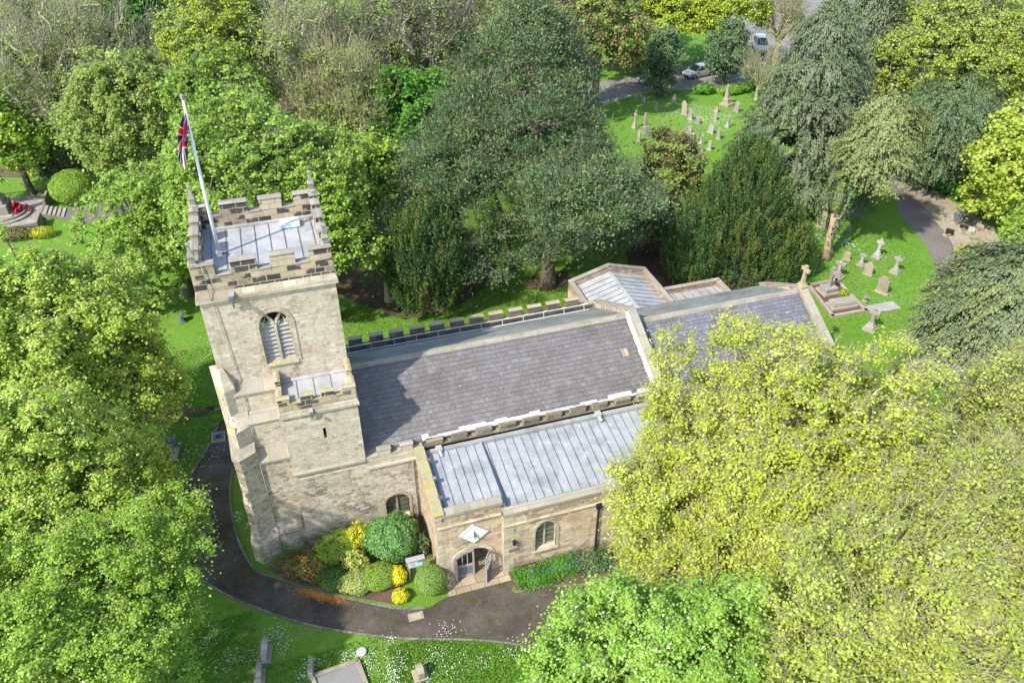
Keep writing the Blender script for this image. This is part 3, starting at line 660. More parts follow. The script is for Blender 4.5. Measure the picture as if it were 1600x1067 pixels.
def lowcoping(x0, x1, y, zt, parent, zb):
    b = MB(); b.box(x0, y + .001, zb, x1, y + .32, zt - .3); b.cm = 1
    b.prism([(x0 - .02, y - .05, zt - .12), (x0 - .02, y + .30, zt), (x0 - .02, y + .37, zt - .03), (x0 - .02, y + .37, zt - .3), (x0 - .02, y - .05, zt - .3)], (x1 - x0 + .02, 0, 0))
    b.cm = 0
    return b.build('coping', ['aislew', 'coping'], parent)
lowcoping(AX0 + .30, AXS + .05, AY0, 5.02, aisle, 4.45); lowcoping(AXS, AX1, AY1, 4.56, aw2, 4.0)
MB().prism([(AX0 + .02, AY0 - .07, 3.98), (AX0 + .02, AY0 - .07, 4.05), (AX0 + .02, AY0, 4.14), (AX0 + .02, AY0, 3.98)], (AXS - AX0 - .04, 0, 0)).build('string_course', ['dressed'], aisle)
MB().prism([(AXS + .02, AY1 - .07, 3.50), (AXS + .02, AY1 - .07, 3.57), (AXS + .02, AY1, 3.66), (AXS + .02, AY1, 3.50)], (AX1 - AXS - .04, 0, 0)).build('string_course', ['dressed'], aw2)
qb = MB()
for kk in range(8): qb.box(AXS - .02, AY1 - .012, kk * .55, AXS + (.5 if kk % 2 else .3), AY1 + .3, kk * .55 + .53)
qb.build('quoins', ['dressed'], aw2)
qb = MB()
for kk in range(8): qb.box(AX0 - .015, AY0 - .012, kk * .55, AX0 + (.5 if kk % 2 else .3), AY0 + .3, kk * .55 + .53)
qb.build('quoins', ['dressed'], aisle)
def slopegrid(mb, x0, x1, y0, z0, y1, z1, pitch, xs=None):
    mb.cm = 0; mb.prism([(x0, y0, z0), (x0, y1, z1), (x0, y1, z1 - .2), (x0, y0, z0 - .2)], (x1 - x0, 0, 0)); mb.cm = 1
    x = x0 + pitch * .5
    while x < x1:
        mb.prism([(x - .014, y0, z0), (x - .014, y1, z1), (x - .014, y1, z1 + .035), (x - .014, y0, z0 + .035)], (.028, 0, 0)); x += pitch * random.uniform(.93, 1.07)
    mb.cm = 0
rf = MB(); slopegrid(rf, AX0 + .36, 7.62, AY0 + .34, 4.62, 29.5, 5.0, .475)
rf.box(7.62, AY0 - .08, 4.15, 7.74, 29.5, 4.45)
rf.cm = 2; rf.prism([(7.60, AY0 + .0, 4.58), (7.60, 29.5, 5.02), (7.60, 29.5, 5.10), (7.60, AY0 + .0, 4.70)], (.09, 0, 0)); rf.cm = 0
slopegrid(rf, 7.70, AX1, AY1 + .34, 4.22, 29.5, 4.92, .475)
rf.box(AX0 + .36, 29.45, 4.95, AX1, 29.69, 5.13)
aroof = rf.build('aisle_roof', ['lead', 'seam', 'lead'], church)
def hopper(x):
    h_ = MB(); h_.box(x - .16, 29.38, 5.10, x + .16, 29.72, 5.26); h_.tube([(x, 29.45, 5.12), (x + .06, 29.1, 5.0)], .09, 8); return h_.build('roof_outlet', ['lead_light'], aroof)
hopper(5.45); hopper(14.3)
# porch interior, doors, sundial
ib = MB(); ib.box(5.1, 27.70, 0, 6.96, 27.80, 2.02); ib.cm = 1; ib.box(5.101, 25.36, 0, 6.959, 27.78, .03); ib.cm = 2; ib.box(5.6, 27.62, 0, 6.4, 27.70, 1.75)
ib.build('inner_doorway', ['aislew', 'paving', 'door'], aisle)
ab = MB(); o_ = depressed(6.03, 2.26, 0, 1.25, 2.24, 10); i_ = depressed(6.03, 1.86, 0, 1.25, 2.02, 10); archring(ab, o_, i_, AY0 - .04, .16); ab.build('door_arch', ['dressed'], aisle)
def leaf_door(hx, hy, ang, s, parent):
    """half-arched gothic gate leaf, hinge at origin, width w along +x*s"""
    w = .93; d = MB()
    def top(t): return 1.25 + .72 * math.sqrt(max(0, 1 - (1 - t) ** 2))     # t 0 hinge .. 1 meeting stile
    def P(u, z, y=0.0): return (u * s, y, z)
    bar = lambda u0, u1, z0, z1, y=-.03, t=.06: d.prism([P(u0, z0, y), P(u1, z0, y), P(u1, z1, y), P(u0, z1, y)], (0, t, 0))
    d.cm = 1; bar(0, .08, .04, top(.1)); bar(w - .09, w, .04, top(.97)); bar(.08, w - .09, .04, .16); bar(.08, w - .09, .78, .92)
    n = 8
    for k in range(n):
        u0, u1 = k / n, (k + 1) / n
        d.prism([P(u0 * w, top(u0) - .10, -.03), P(u1 * w, top(u1) - .10, -.03), P(u1 * w, top(u1), -.03), P(u0 * w, top(u0), -.03)], (0, .06, 0))
    for u in (.32, .58): bar(u - .02, u + .02, .92, top(u / w) - .08, -.02, .04)
    d.cm = 0
    for k in range(6): 
        u = .08 + k * (w - .17) / 6; bar(u + .004, u + (w - .17) / 6 - .004, .16, .78, -.012, .024)
    for u in (.19, .45, .71): d.prism([P(u - .05, top(u / w) - .11, -.015), P(u + .05, top(u / w) - .11, -.015), P(u, top(u / w) - .24, -.015)], (0, .03, 0))
    o = d.build('door', ['door', 'doorl']); o.location = (hx, hy, 0); o.rotation_euler = (0, 0, ang); adopt(o, parent); return o
leaf_door(5.12, AY0 + .02, R_(-4), 1, aisle); leaf_door(6.95, AY0 + .0, R_(58), -1, aisle)
MB().box(4.98, AY0 - .32, 0, 5.10, AY0 - .02, 1.55).build('door_post', ['door'], aisle)
sd = MB(); c4 = [(5.37, 3.17), (6.06, 2.49), (6.84, 3.14), (6.07, 3.83)]
sd.prism(xz(c4, AY0 - .09), (0, .07, 0)); sd.cm = 1
cx, cz = 6.08, 3.17
for k in range(4):
    a, b = c4[k], c4[(k + 1) % 4]; ia = (cx + (a[0] - cx) * .96, cz + (a[1] - cz) * .96); ib_ = (cx + (b[0] - cx) * .96, cz + (b[1] - cz) * .96)
    sd.prism([(a[0], AY0 - .105, a[1]), (b[0], AY0 - .105, b[1]), (ib_[0], AY0 - .105, ib_[1]), (ia[0], AY0 - .105, ia[1])], (0, .02, 0))
sd.cm = 2
for k in range(9):
    a = math.pi + (k + .5) * math.pi / 9; r0, r1 = .30, .40
    sd.prism([(cx + r0 * math.cos(a) - .008, AY0 - .096, cz + .1 + r0 * math.sin(a)), (cx + r0 * math.cos(a) + .008, AY0 - .096, cz + .1 + r0 * math.sin(a)), (cx + r1 * math.cos(a) + .008, AY0 - .096, cz + .1 + r1 * math.sin(a)), (cx + r1 * math.cos(a) - .008, AY0 - .096, cz + .1 + r1 * math.sin(a))], (0, .008, 0))
sdo = sd.build('sundial', ['white', 'lead', 'iron'], aisle)
MB().prism([(cx, AY0 - .09, cz + .22), (cx, AY0 - .09, cz - .2), (cx, AY0 - .34, cz - .16)], (.015, 0, 0)).build('gnomon', ['iron'], sdo)
hr = MB(); hr.tube([(8.25, 24.62, .55), (9.1, 24.58, .68)], .03, 6); hr.tube([(8.25, 24.62, 0), (8.25, 24.62, .55)], .022, 6); hr.tube([(9.1, 24.58, 0), (9.1, 24.58, .68)], .022, 6)
hr.build('handrail', ['iron'], aw2)
lp = MB(); lp.box(7.95, AY1 - .16, 2.15, 8.1, AY1, 2.4); lp.build('wall_lamp', ['iron'], aw2)
bl = MB(); bl.box(7.75, AY1 - .03, 1.55, 8.3, AY1 + .02, 1.75); bl.build('dark_stone', ['parapet_dark'], aw2)
dp = MB(); dp.box(12.35, AY1 - .2, 3.35, 12.65, AY1, 3.62); dp.tube([(12.5, AY1 - .1, 3.4), (12.5, AY1 - .1, 0)], .06, 6); dp.build('drainpipe', ['iron'], aw2)

# ---- chancel
chan = MB().box(18.35, 30.6, 0, 29.75, 37.8, 5.1).build('chancel_wall', ['aislew'], church)
CRY, CRZ = 34.2, 7.33
rf = MB(); rf.prism([(18.36, 30.5, 5.45), (18.36, CRY, CRZ), (18.36, CRY, CRZ - .2), (18.36, 30.5, 5.2)], (11.0, 0, 0)); rf.cm = 1
rf.prism([(18.36, CRY + .002, CRZ), (18.36, 37.9, 5.45), (18.36, 37.9, 5.2), (18.36, CRY + .002, CRZ - .2)], (11.0, 0, 0))
croof = rf.build('chancel_roof', ['slate_fine', 'slate_moss'], church)
rt = MB(); x = 18.4
while x < 29.3:
    w_ = min(random.uniform(.7, 1.1), 29.36 - x); dz = jit(.008)
    rt.prism([(x, CRY - .22, CRZ - .09 + dz), (x, CRY - .14, CRZ + .05 + dz), (x, CRY + .14, CRZ + .05 + dz), (x, CRY + .22, CRZ - .09 + dz)], (w_ - .015, 0, 0)); x += w_
rt.build('ridge_stone', ['coping'], croof)
gab = gable_coping('gable', 29.38, 29.85, 30.5, 37.9, 5.35, CRY, CRZ, chan, ['aislew', 'coping'], h=.22)
cr = MB(); cx, cy, cz = 29.62, CRY, CRZ + .28
loft(cr, [(cz, [(cx - .22, cy - .3), (cx + .22, cy - .3), (cx + .22, cy + .3), (cx - .22, cy + .3)]), (cz + .3, [(cx - .12, cy - .12), (cx + .12, cy - .12), (cx + .12, cy + .12), (cx - .12, cy + .12)]), (cz + .95, [(cx - .09, cy - .09), (cx + .09, cy - .09), (cx + .09, cy + .09), (cx - .09, cy + .09)])])
cr.box(cx - .09, cy - .11, cz + .90, cx + .09, cy + .11, cz + 1.45); cr.box(cx - .085, cy - .36, cz + 1.04, cx + .085, cy + .36, cz + 1.26)
cr.build('gable_cross', ['coping_yellow'], chan, bevel=.02)
# ---- vestries on the north side
VX0, VX1, VY1 = 17.85, 23.6, 43.25
ves = MB().box(VX0, 39.12, 0, VX1, VY1, 4.2); ves.box(VX0 + .4, 37.82, 0, VX1, 39.13, 4.2); vest = ves.build('vestry_wall', ['aislew'], church)
XM = (VX0 + VX1) / 2
rf = MB()
for (xa, xb) in ((VX0 + .25, XM), (VX1 - .25, XM)):
    rf.cm = 0; rf.prism([(xa, 37.85, 4.35), (xb, 37.85, 5.15), (xb, 37.85, 4.9), (xa, 37.85, 4.1)], (0, VY1 - .25 - 37.85, 0)); rf.cm = 1
    y = 38.2
    while y < VY1 - .4: rf.prism([(xa, y, 4.35), (xb, y, 5.15), (xb, y, 5.19), (xa, y, 4.39)], (0, .03, 0)); y += .52
rf.cm = 2; rf.box(XM - .10, 37.85, 5.10, XM + .10, VY1 - .3, 5.19)
rf.build('vestry_roof', ['lead_light', 'seam', 'lead_light'], church)
def slopewall(mb, a, b, za, zb_, th, inn, z0):
    """wall with sloping top from a to b"""
    a = Vector((a[0], a[1], 0)); b = Vector((b[0], b[1], 0)); w = Vector((inn[0], inn[1], 0)) * th; up = Vector((0, 0, 1))
    mb.cm = 0; mb.prism([a + up * z0, b + up * z0, b + up * zb_, a + up * za], w); mb.cm = 1; u = (b - a).normalized() * .04
    mb.prism([a - w * .15 - u + up * za, b - w * .15 + u + up * zb_, b - w * .15 + u + up * (zb_ + .09), a - w * .15 - u + up * (za + .09)], w * 1.3); mb.cm = 0
pw = MB()
slopewall(pw, (VX0, VY1), (XM, VY1), 4.75, 5.6, .25, (0, -1), 4.2); slopewall(pw, (XM + .001, VY1), (VX1, VY1), 5.6, 4.75, .25, (0, -1), 4.2)
slopewall(pw, (VX0, 39.2), (VX0, VY1 - .26), 4.75, 4.75, .25, (1, 0), 4.2); slopewall(pw, (VX1, 37.9), (VX1, VY1 - .26), 4.75, 4.75, .25, (-1, 0), 4.2)
pw.build('parapet', ['vestry_brick', 'coping'], vest)
ves2 = MB().box(23.62, 37.82, 0, 28.9, 42.0, 3.1).build('vestry_wall', ['aislew'], church)
rf = MB(); slopegrid(rf, 23.62, 28.65, 37.85, 3.45, 41.75, 3.25, .62); rf.build('vestry_roof', ['lead_grey', 'seam'], church)
pw = MB(); slopewall(pw, (23.66, 42.0), (28.9, 42.0), 3.62, 3.62, .25, (0, -1), 3.1); slopewall(pw, (28.9, 37.95), (28.9, 41.74), 3.62, 3.62, .25, (-1, 0), 3.1)
pw.build('parapet', ['vestry_brick', 'coping'], ves2)

# ---- flagpole and flag
fp = empty('flagpole', (-3.2, 35.05, 15.15), 'tall white flagpole rising from the lead roof of the church tower', 'flagpole')
MB().tube([(-3.2, 35.05, 15.15), (-3.18, 35.02, 18.5), (-3.12, 34.98, 22.5)], [.085, .075, .05], 10).build('pole', ['white'], fp, smooth=True)
MB().tube([(-3.12, 34.98, 22.5), (-3.12, 34.98, 22.55), (-3.12, 34.98, 22.68), (-3.12, 34.98, 22.76)], [.03, .10, .10, .02], 10).build('finial', ['coping_grey'], fp)
bm_ = MB(); bm_.box(-3.34, 34.92, 15.14, -3.06, 35.18, 15.32); bm_.cm = 1; bm_.tube([(-3.05, 35.0, 15.2), (-2.8, 34.9, 15.22)], .05, 6); bm_.build('base_bracket', ['lead_light', 'iron'], fp)
# Union flag: hoist w=1.1 m, fly 2.0 m, hanging in folds
def union(u, v):     # u 0..2 along fly, v 0..1 ; returns 0 blue 1 white 2 red
    x, y = u * 30, v * 30  # 60 x 30
    if abs(x - 30) < 3 or abs(y - 15) < 3: return 2
    if abs(x - 30) < 5 or abs(y - 15) < 5: return 1
    d1 = (x * 30 - y * 60) / math.hypot(30, 60); d2 = (x * 30 + y * 60 - 1800) / math.hypot(30, 60)
    r = 0
    for d, flip in ((d1, 1), (d2, -1)):
        if abs(d) < 3: r = 1
    s1 = 1 if x < 30 else -1
    if abs(d1) < 3 and 0 < -d1 * s1 < 2: return 2
    if abs(d2) < 3 and 0 < d2 * s1 < 2: return 2
    return r
fv, ff, fm = [], [], []; NU, NV = 72, 36
for i in range(NU + 1):
    u = i / NU * 2.0
    for j in range(NV + 1):
        v = j / NV                     # 0 bottom of hoist
        z = 21.05 + v * 1.15; spread = max(0, 1 - u * .38)
        zz = 21.05 + v * 1.1 * (1 - u * .22) - u * .42 - .15 * u * u + .05 * math.sin(3 * v + 4 * u)
        fx = -3.15 - u * (.25 + .10 * v) - .05 * math.sin(11 * v + u * 3) * min(1, u * 3)
        fy = 34.93 - .16 * math.sin(10 * v + u * 3.5) * min(1, u * 2) - .12 * u
        fv.append((fx, fy, zz)); 
for i in range(NU):
    for j in range(NV):
        a = i * (NV + 1) + j; ff.append((a, a + 1, a + NV + 2, a + NV + 1)); fm.append(union((i + .5) / NU * 2, (j + .5) / NV))
me = bpy.data.meshes.new('flag'); me.from_pydata(fv, [], ff)
for m in ('blue', 'flagw', 'red'): me.materials.append(M[m])
me.polygons.foreach_set('material_index', fm); me.polygons.foreach_set('use_smooth', [True] * len(ff)); me.update()
flag = bpy.data.objects.new('flag', me); col.objects.link(flag); flag.location = (0, 0, 0)
tag(flag, 'red white and blue union flag hanging in folds near the top of the white flagpole', 'flag')

# ------------------------------------------------------------------ GROUND
def catmull(pts, n=6, closed=True):
    out = []; N = len(pts); rng_ = range(N if closed else N - 1)
    for i in rng_:
        if closed: p = [Vector(pts[(i + k - 1) % N]) for k in range(4)]
        else: p = [Vector(pts[max(0, min(N - 1, i + k - 1))]) for k in range(4)]
        for t in range(n):
            t /= n
            out.append(.5 * ((2 * p[1]) + (-p[0] + p[2]) * t + (2 * p[0] - 5 * p[1] + 4 * p[2] - p[3]) * t * t + (-p[0] + 3 * p[1] - 3 * p[2] + p[3]) * t ** 3))
    if not closed: out.append(Vector(pts[-1]))
    return out
def sheet(name, pts, mat, z=.004, smooth=True, rag=0.0, kind='structure'):
    if rag:
        P = [Vector(p) for p in pts]; ps = catmull([(p.x, p.y) for p in P], 10); ps = [p + Vector((jit(rag), jit(rag))) for p in ps]
    else: ps = catmull(pts, 6) if smooth else [Vector(p) for p in pts]
    b = MB(); b.poly([(p.x, p.y, z) for p in ps]); me_o = b.build(name, [mat])
    bm = bmesh.new(); bm.from_mesh(me_o.data); bmesh.ops.triangulate(bm, faces=bm.faces)
    for f in bm.faces:
        if f.normal.z < 0: f.normal_flip()
    bm.to_mesh(me_o.data); bm.free()
    return tag(me_o, kind=kind)
g = MB(); S = 16
xs = np.linspace(-170, 260, S); ys = np.linspace(-20, 330, S)
for i in range(S - 1):
    for j in range(S - 1): g.poly([(xs[i], ys[j], 0), (xs[i + 1], ys[j], 0), (xs[i + 1], ys[j + 1], 0), (xs[i], ys[j + 1], 0)])
tag(g.build('ground', ['grass']), kind='structure')

def curb(name, pts, w, h, mat, closed=False, z=0):
    P = catmull(pts, 6, closed); b = MB()
    for i in range(len(P) - 1 + (1 if closed else 0)):
        a, c = P[i], P[(i + 1) % len(P)]; u = (c - a).normalized(); nrm = Vector((-u.y, u.x)) * w / 2
        hh = h + jit(h * .12)
        b.prism([(a.x - nrm.x, a.y - nrm.y, z - .05), (c.x - nrm.x, c.y - nrm.y, z - .05), (c.x + nrm.x, c.y + nrm.y, z - .05), (a.x + nrm.x, a.y + nrm.y, z - .05)], (0, 0, hh + .05))
    return tag(b.build(name, [mat]), kind='structure')
outer = [(9.5, 16.5), (7.78, 19.54), (7.19, 20.59), (4.97, 21.65), (2.08, 22.65), (-.21, 23.66), (-2.78, 25.11), (-5.1, 26.91), (-6.9, 28.67), (-8.0, 30.48), (-8.68, 32.93), (-8.71, 34.86), (-7.87, 37.19), (-6.76, 39.67), (-6.3, 41.2)]
inner = [(-5.9, 41.2), (-5.45, 37.78), (-5.75, 35.45), (-5.75, 33.43), (-5.4, 30.97), (-4.66, 29.33 - .35), (-3.46, 27.99), (-1.68, 26.61), (.08, 25.53), (1.82, 24.51), (3.18, 24.08), (4.57, 24.42), (7.67, 24.40), (7.62, 23.62), (9.51, 23.45), (10.9, 23.01), (13.5, 22.9), (20, 22.4), (27, 21.5)]
sheet('path', outer + inner + [(27, 17), (18, 17.5), (13, 16.5)], 'path', .008)
curb('kerb', outer[1:], .12, .04, 'kerb')
curb('kerb', inner[1:11], .12, .04, 'kerb')
curb('kerb', [(7.62, 23.62), (9.51, 23.45), (10.9, 23.01), (13.5, 22.9)], .12, .05, 'kerb')
sheet('paving', [(4.45, 24.38), (7.70, 24.38), (7.70, 25.36), (4.45, 25.36)], 'paving', .016, smooth=False)
sheet('flower_bed', [(-4.2, 28.9), (-3.3, 28.0), (-1.6, 26.75), (.1, 25.68), (1.8, 24.75), (2.4, 25.5), (2.4, 27), (4.25, 27.0), (4.25, 29.65), (-3.0, 29.65)], 'dirt', .006, smooth=False)
sheet('flower_bed', [(7.75, 23.72), (9.5, 23.55), (10.9, 23.12), (13.5, 23.0), (13.5, 24.9), (7.75, 24.9)], 'dirt', .006, smooth=False)
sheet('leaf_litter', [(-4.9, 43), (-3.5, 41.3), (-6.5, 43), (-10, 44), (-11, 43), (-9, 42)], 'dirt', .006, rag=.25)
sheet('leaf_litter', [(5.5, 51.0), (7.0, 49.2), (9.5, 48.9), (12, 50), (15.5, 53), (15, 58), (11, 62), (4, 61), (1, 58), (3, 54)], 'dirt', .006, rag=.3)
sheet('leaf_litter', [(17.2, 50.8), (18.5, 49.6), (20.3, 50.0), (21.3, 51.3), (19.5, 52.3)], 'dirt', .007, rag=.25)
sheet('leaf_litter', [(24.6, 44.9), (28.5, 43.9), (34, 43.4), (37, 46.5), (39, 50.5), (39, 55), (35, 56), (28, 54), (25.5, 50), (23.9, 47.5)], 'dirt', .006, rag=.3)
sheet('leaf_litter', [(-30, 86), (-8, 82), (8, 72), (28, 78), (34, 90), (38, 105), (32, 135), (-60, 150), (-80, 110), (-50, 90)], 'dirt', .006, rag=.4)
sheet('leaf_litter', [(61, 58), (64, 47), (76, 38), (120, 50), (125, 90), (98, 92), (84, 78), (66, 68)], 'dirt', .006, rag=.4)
# east path and its dry verge
el = [(58.5, 62), (56.1, 56.0), (53.6, 51.3), (52.4, 47.3), (50.7, 43.9), (48.2, 40.5), (42.8, 35.9), (38, 31.5)]
er = [(60.5, 62), (57.6, 56.1), (57.1, 52.9), (55.8, 49.3), (54.2, 45.6), (50.6, 41.8), (46.4, 37.6), (41.5, 32)]
def strip(name, A, B, mat, z):
    a = catmull(A, 6, False); b = catmull(B, 6, False); m_ = MB()
    for i in range(min(len(a), len(b)) - 1): m_.poly([(a[i].x, a[i].y, z), (b[i].x, b[i].y, z), (b[i + 1].x, b[i + 1].y, z), (a[i + 1].x, a[i + 1].y, z)])
    return tag(m_.build(name, [mat]), kind='structure')
strip('verge', er, [(63, 62), (60.4, 56.6), (60.3, 53.6), (60.2, 49.8), (59.4, 46.2), (56.5, 42.6), (50, 37.5), (44, 32)], 'sand', .006)
strip('path', el, er, 'path2', .010)
# road and car park at the top right
sheet('road', [(22, 87), (38.7, 86.6), (44.7, 88.4), (53.4, 88.1), (58.5, 86.5), (64, 84), (75, 90), (90, 98), (110, 106), (130, 112), (140, 128), (110, 138), (92, 134), (78, 122), (70, 112), (60, 99), (52, 95.5), (40, 94), (24, 95)], 'road', .008)
curb('kerb', [(22, 86.9), (38.7, 86.5), (44.7, 88.3), (53.4, 88.0)], .25, .12, 'grave_buff')
sheet('path', [(-19.6, 76.4), (-19.3, 73.9), (-17.3, 72.6), (-14, 73.2), (-11, 76), (-8, 82), (-6.5, 90), (-10, 91), (-12.5, 82), (-16.4, 77.6)], 'path2', .010, smooth=False)
sheet('path', [(45.4, 100), (52, 99.5), (58, 103), (49, 118), (44, 118), (47.5, 106)], 'dirt', .010)

# daisies: far too many to count
rg = np.random.default_rng(3)
def daisies(name, spots, n, size=.045):
    P = []
    for (x, y, rx, ry, w) in spots:
        k = int(n * w); c = rg.normal(size=(max(3, k // 40), 2)) * [rx * .55, ry * .55] + [x, y]
        q = c[rg.integers(0, len(c), k)] + rg.normal(size=(k, 2)) * min(rx, ry) * .26; P.append(q)
    P = np.concatenate(P); m = len(P); s = size * rg.uniform(.6, 1.3, m)
    a = rg.uniform(0, 6.28, m); u = np.stack([np.cos(a), np.sin(a)], 1) * s[:, None]; v = np.stack([-u[:, 1], u[:, 0]], 1)
    z = rg.uniform(.03, .07, m)
    V = np.stack([np.concatenate([P + o, z[:, None]], 1) for o in (-u - v, u - v, u + v, -u + v)], 1).reshape(-1, 3)
    np_mesh(name, V, np.arange(m * 4).reshape(-1, 4), [M['flowers_w']])
def np_mesh(name, V, Q, mats, tint=None, midx=None, parent=None, smooth=False):
    me = bpy.data.meshes.new(name); nv, nq = len(V), len(Q)
    me.vertices.add(nv); me.vertices.foreach_set('co', np.ascontiguousarray(V, 'f').ravel())
    me.loops.add(nq * 4); me.loops.foreach_set('vertex_index', np.ascontiguousarray(Q, 'i').ravel())
    me.polygons.add(nq); me.polygons.foreach_set('loop_start', np.arange(nq, dtype='i') * 4)
    try: me.polygons.foreach_set('loop_total', np.full(nq, 4, 'i'))
    except Exception: pass
    if smooth: me.polygons.foreach_set('use_smooth', np.ones(nq, bool))
    for m in mats: me.materials.append(m)
    if midx is not None: me.polygons.foreach_set('material_index', np.ascontiguousarray(midx, 'i'))
    me.update(calc_edges=True)
    if tint is not None:
        at = me.attributes.new('tint', 'FLOAT', 'FACE'); at.data.foreach_set('value', np.ascontiguousarray(tint, 'f'))
    o = bpy.data.objects.new(name, me); col.objects.link(o)
    if parent is not None: o.parent = parent
    return o
daisies('daisies', [(-8, 40, 3, 5, 1), (-5.2, 32, .5, 3, .25), (-7.2, 26, 1.5, 2.2, .35), (-4.6, 24.4, 2, 1.2, .6), (-1.5, 22.7, 2, .8, .6), (.8, 21.6, 2.6, 1.2, 1.3), (4.2, 20.4, 2.4, 1.1, .5), (-7.5, 50, 3, 4, .4), (44, 43, 4, 4, .8), (47, 47, 3, 3, .9), (41, 41, 3, 3, .5), (2.5, 46, 3, 2.5, .5)], 430, .016)
daisies('daisies', [(44, 83, 3, 3, .6), (49, 81, 3, 3, 1), (47, 76, 4, 4, .8), (42, 73, 3, 4, .5), (50, 78, 3, 3, .8), (43, 60, 3, 3, .3), (46, 50, 3, 2, .5)], 420, .03)
for o in list(bpy.data.objects):
    if o.name.startswith('daisies'): tag(o, 'white daisies scattered across the churchyard lawn' if o.name == 'daisies' else 'white flower drifts in the far churchyard lawn', 'flowers', kind='stuff')

# ------------------------------------------------------------------ leaf and branch engines
def unit(a): return a / (np.linalg.norm(a, axis=-1, keepdims=True) + 1e-9)
def leafcloud(name, rng, P, N, size, tint, mats, aspect=.75, axis=None, midx=None, parent=None):
    """one small kite-shaped face per leaf"""
    m = len(P); r = unit(rng.normal(size=(m, 3)))
    if axis is not None: r = axis
    t = unit(r - N * (r * N).sum(1, keepdims=True)); b = np.cross(N, t)
    s = size if hasattr(size, '__len__') else np.full(m, size)
    s = (s * rng.uniform(.7, 1.25, m))[:, None] * .5
    fold = N * s * rng.uniform(-.25, .25, (m, 1))
    V = np.stack([P - t * s, P + b * s * aspect + fold, P + t * s, P - b * s * aspect + fold], 1).reshape(-1, 3)
    return np_mesh(name, V, np.arange(m * 4).reshape(-1, 4), mats, tint=np.clip(tint, 0, 1), midx=midx, parent=parent)
def tubes(P0, P1, R0, R1, n):
    d = unit(P1 - P0); a = np.cross(d, [0, 0, 1.]); bad = np.linalg.norm(a, axis=1) < .05; a[bad] = np.cross(d[bad], [1., 0, 0]); a = unit(a); b = np.cross(d, a)
    ang = np.arange(n) * 2 * math.pi / n; c = np.cos(ang)[None, :, None]; s = np.sin(ang)[None, :, None]
    ring = a[:, None] * c + b[:, None] * s
    V = np.concatenate([P0[:, None] + ring * R0[:, None, None], P1[:, None] + ring * R1[:, None, None]], 1)
    m = len(P0); base = (np.arange(m) * 2 * n)[:, None]; k = np.arange(n)[None]; k2 = (k + 1) % n
    Q = np.stack([base + k2, base + k, base + n + k, base + n + k2], 2).reshape(-1, 4)
    return V.reshape(-1, 3), Q
class Seg:
    def __init__(s): s.a = []
    def chain(s, pts, r):
        for i in range(len(pts) - 1): s.a.append((*pts[i], *pts[i + 1], r[i], r[i + 1]))
    def arr(s): return np.array(s.a).reshape(-1, 8)
def segmesh(name, A, mat, parent, n=5):
    V, Q = tubes(A[:, :3], A[:, 3:6], A[:, 6], A[:, 7], n); return np_mesh(name, V, Q, [mat], parent=parent, smooth=True)
def bez(p0, p1, p2, n):
    t = np.linspace(0, 1, n + 1)[:, None]; return (1 - t) ** 2 * p0 + 2 * t * (1 - t) * p1 + t * t * p2

def blobs(rng, R, n, low=-.45, inner=.22, lob=.16, shape='round', K_EXP=.6):
    """clump centres filling the outer part of an uneven crown"""
    d = unit(rng.normal(size=(n * 4, 3))); d = d[d[:, 2] > low][:n]; n = len(d)
    ph = rng.uniform(0, 6.28, 6); az = np.arctan2(d[:, 1], d[:, 0]); el = np.arcsin(d[:, 2])
    f = 1 + lob * (np.sin(2 * az + ph[0]) * .5 + np.sin(3 * az + ph[1] + 2 * el) * .5 + np.sin(5 * az + ph[2]) * .35 * np.cos(4 * el + ph[3]) + .4 * np.sin(6 * el + ph[4] + az))
    r = np.where(rng.random(n) < inner, rng.uniform(.35, .75, n), rng.uniform(.78, 1.0, n)) * f
    if shape == 'cone':
        h = rng.random(n) ** 1.3; rr = (1 - h) ** (K_EXP) * rng.uniform(.72, 1.02, n) * (1 + lob * np.sin(3 * az + ph[1] + h * 5) + .10 * np.sin(h * 38)); 
        return np.stack([np.cos(az) * rr * R[0], np.sin(az) * rr * R[1], (-1 + 2 * h) * R[2]], 1), np.stack([np.cos(az), np.sin(az), .25 + 0 * az], 1)
    return d * r[:, None] * R, unit(d / np.array(R))

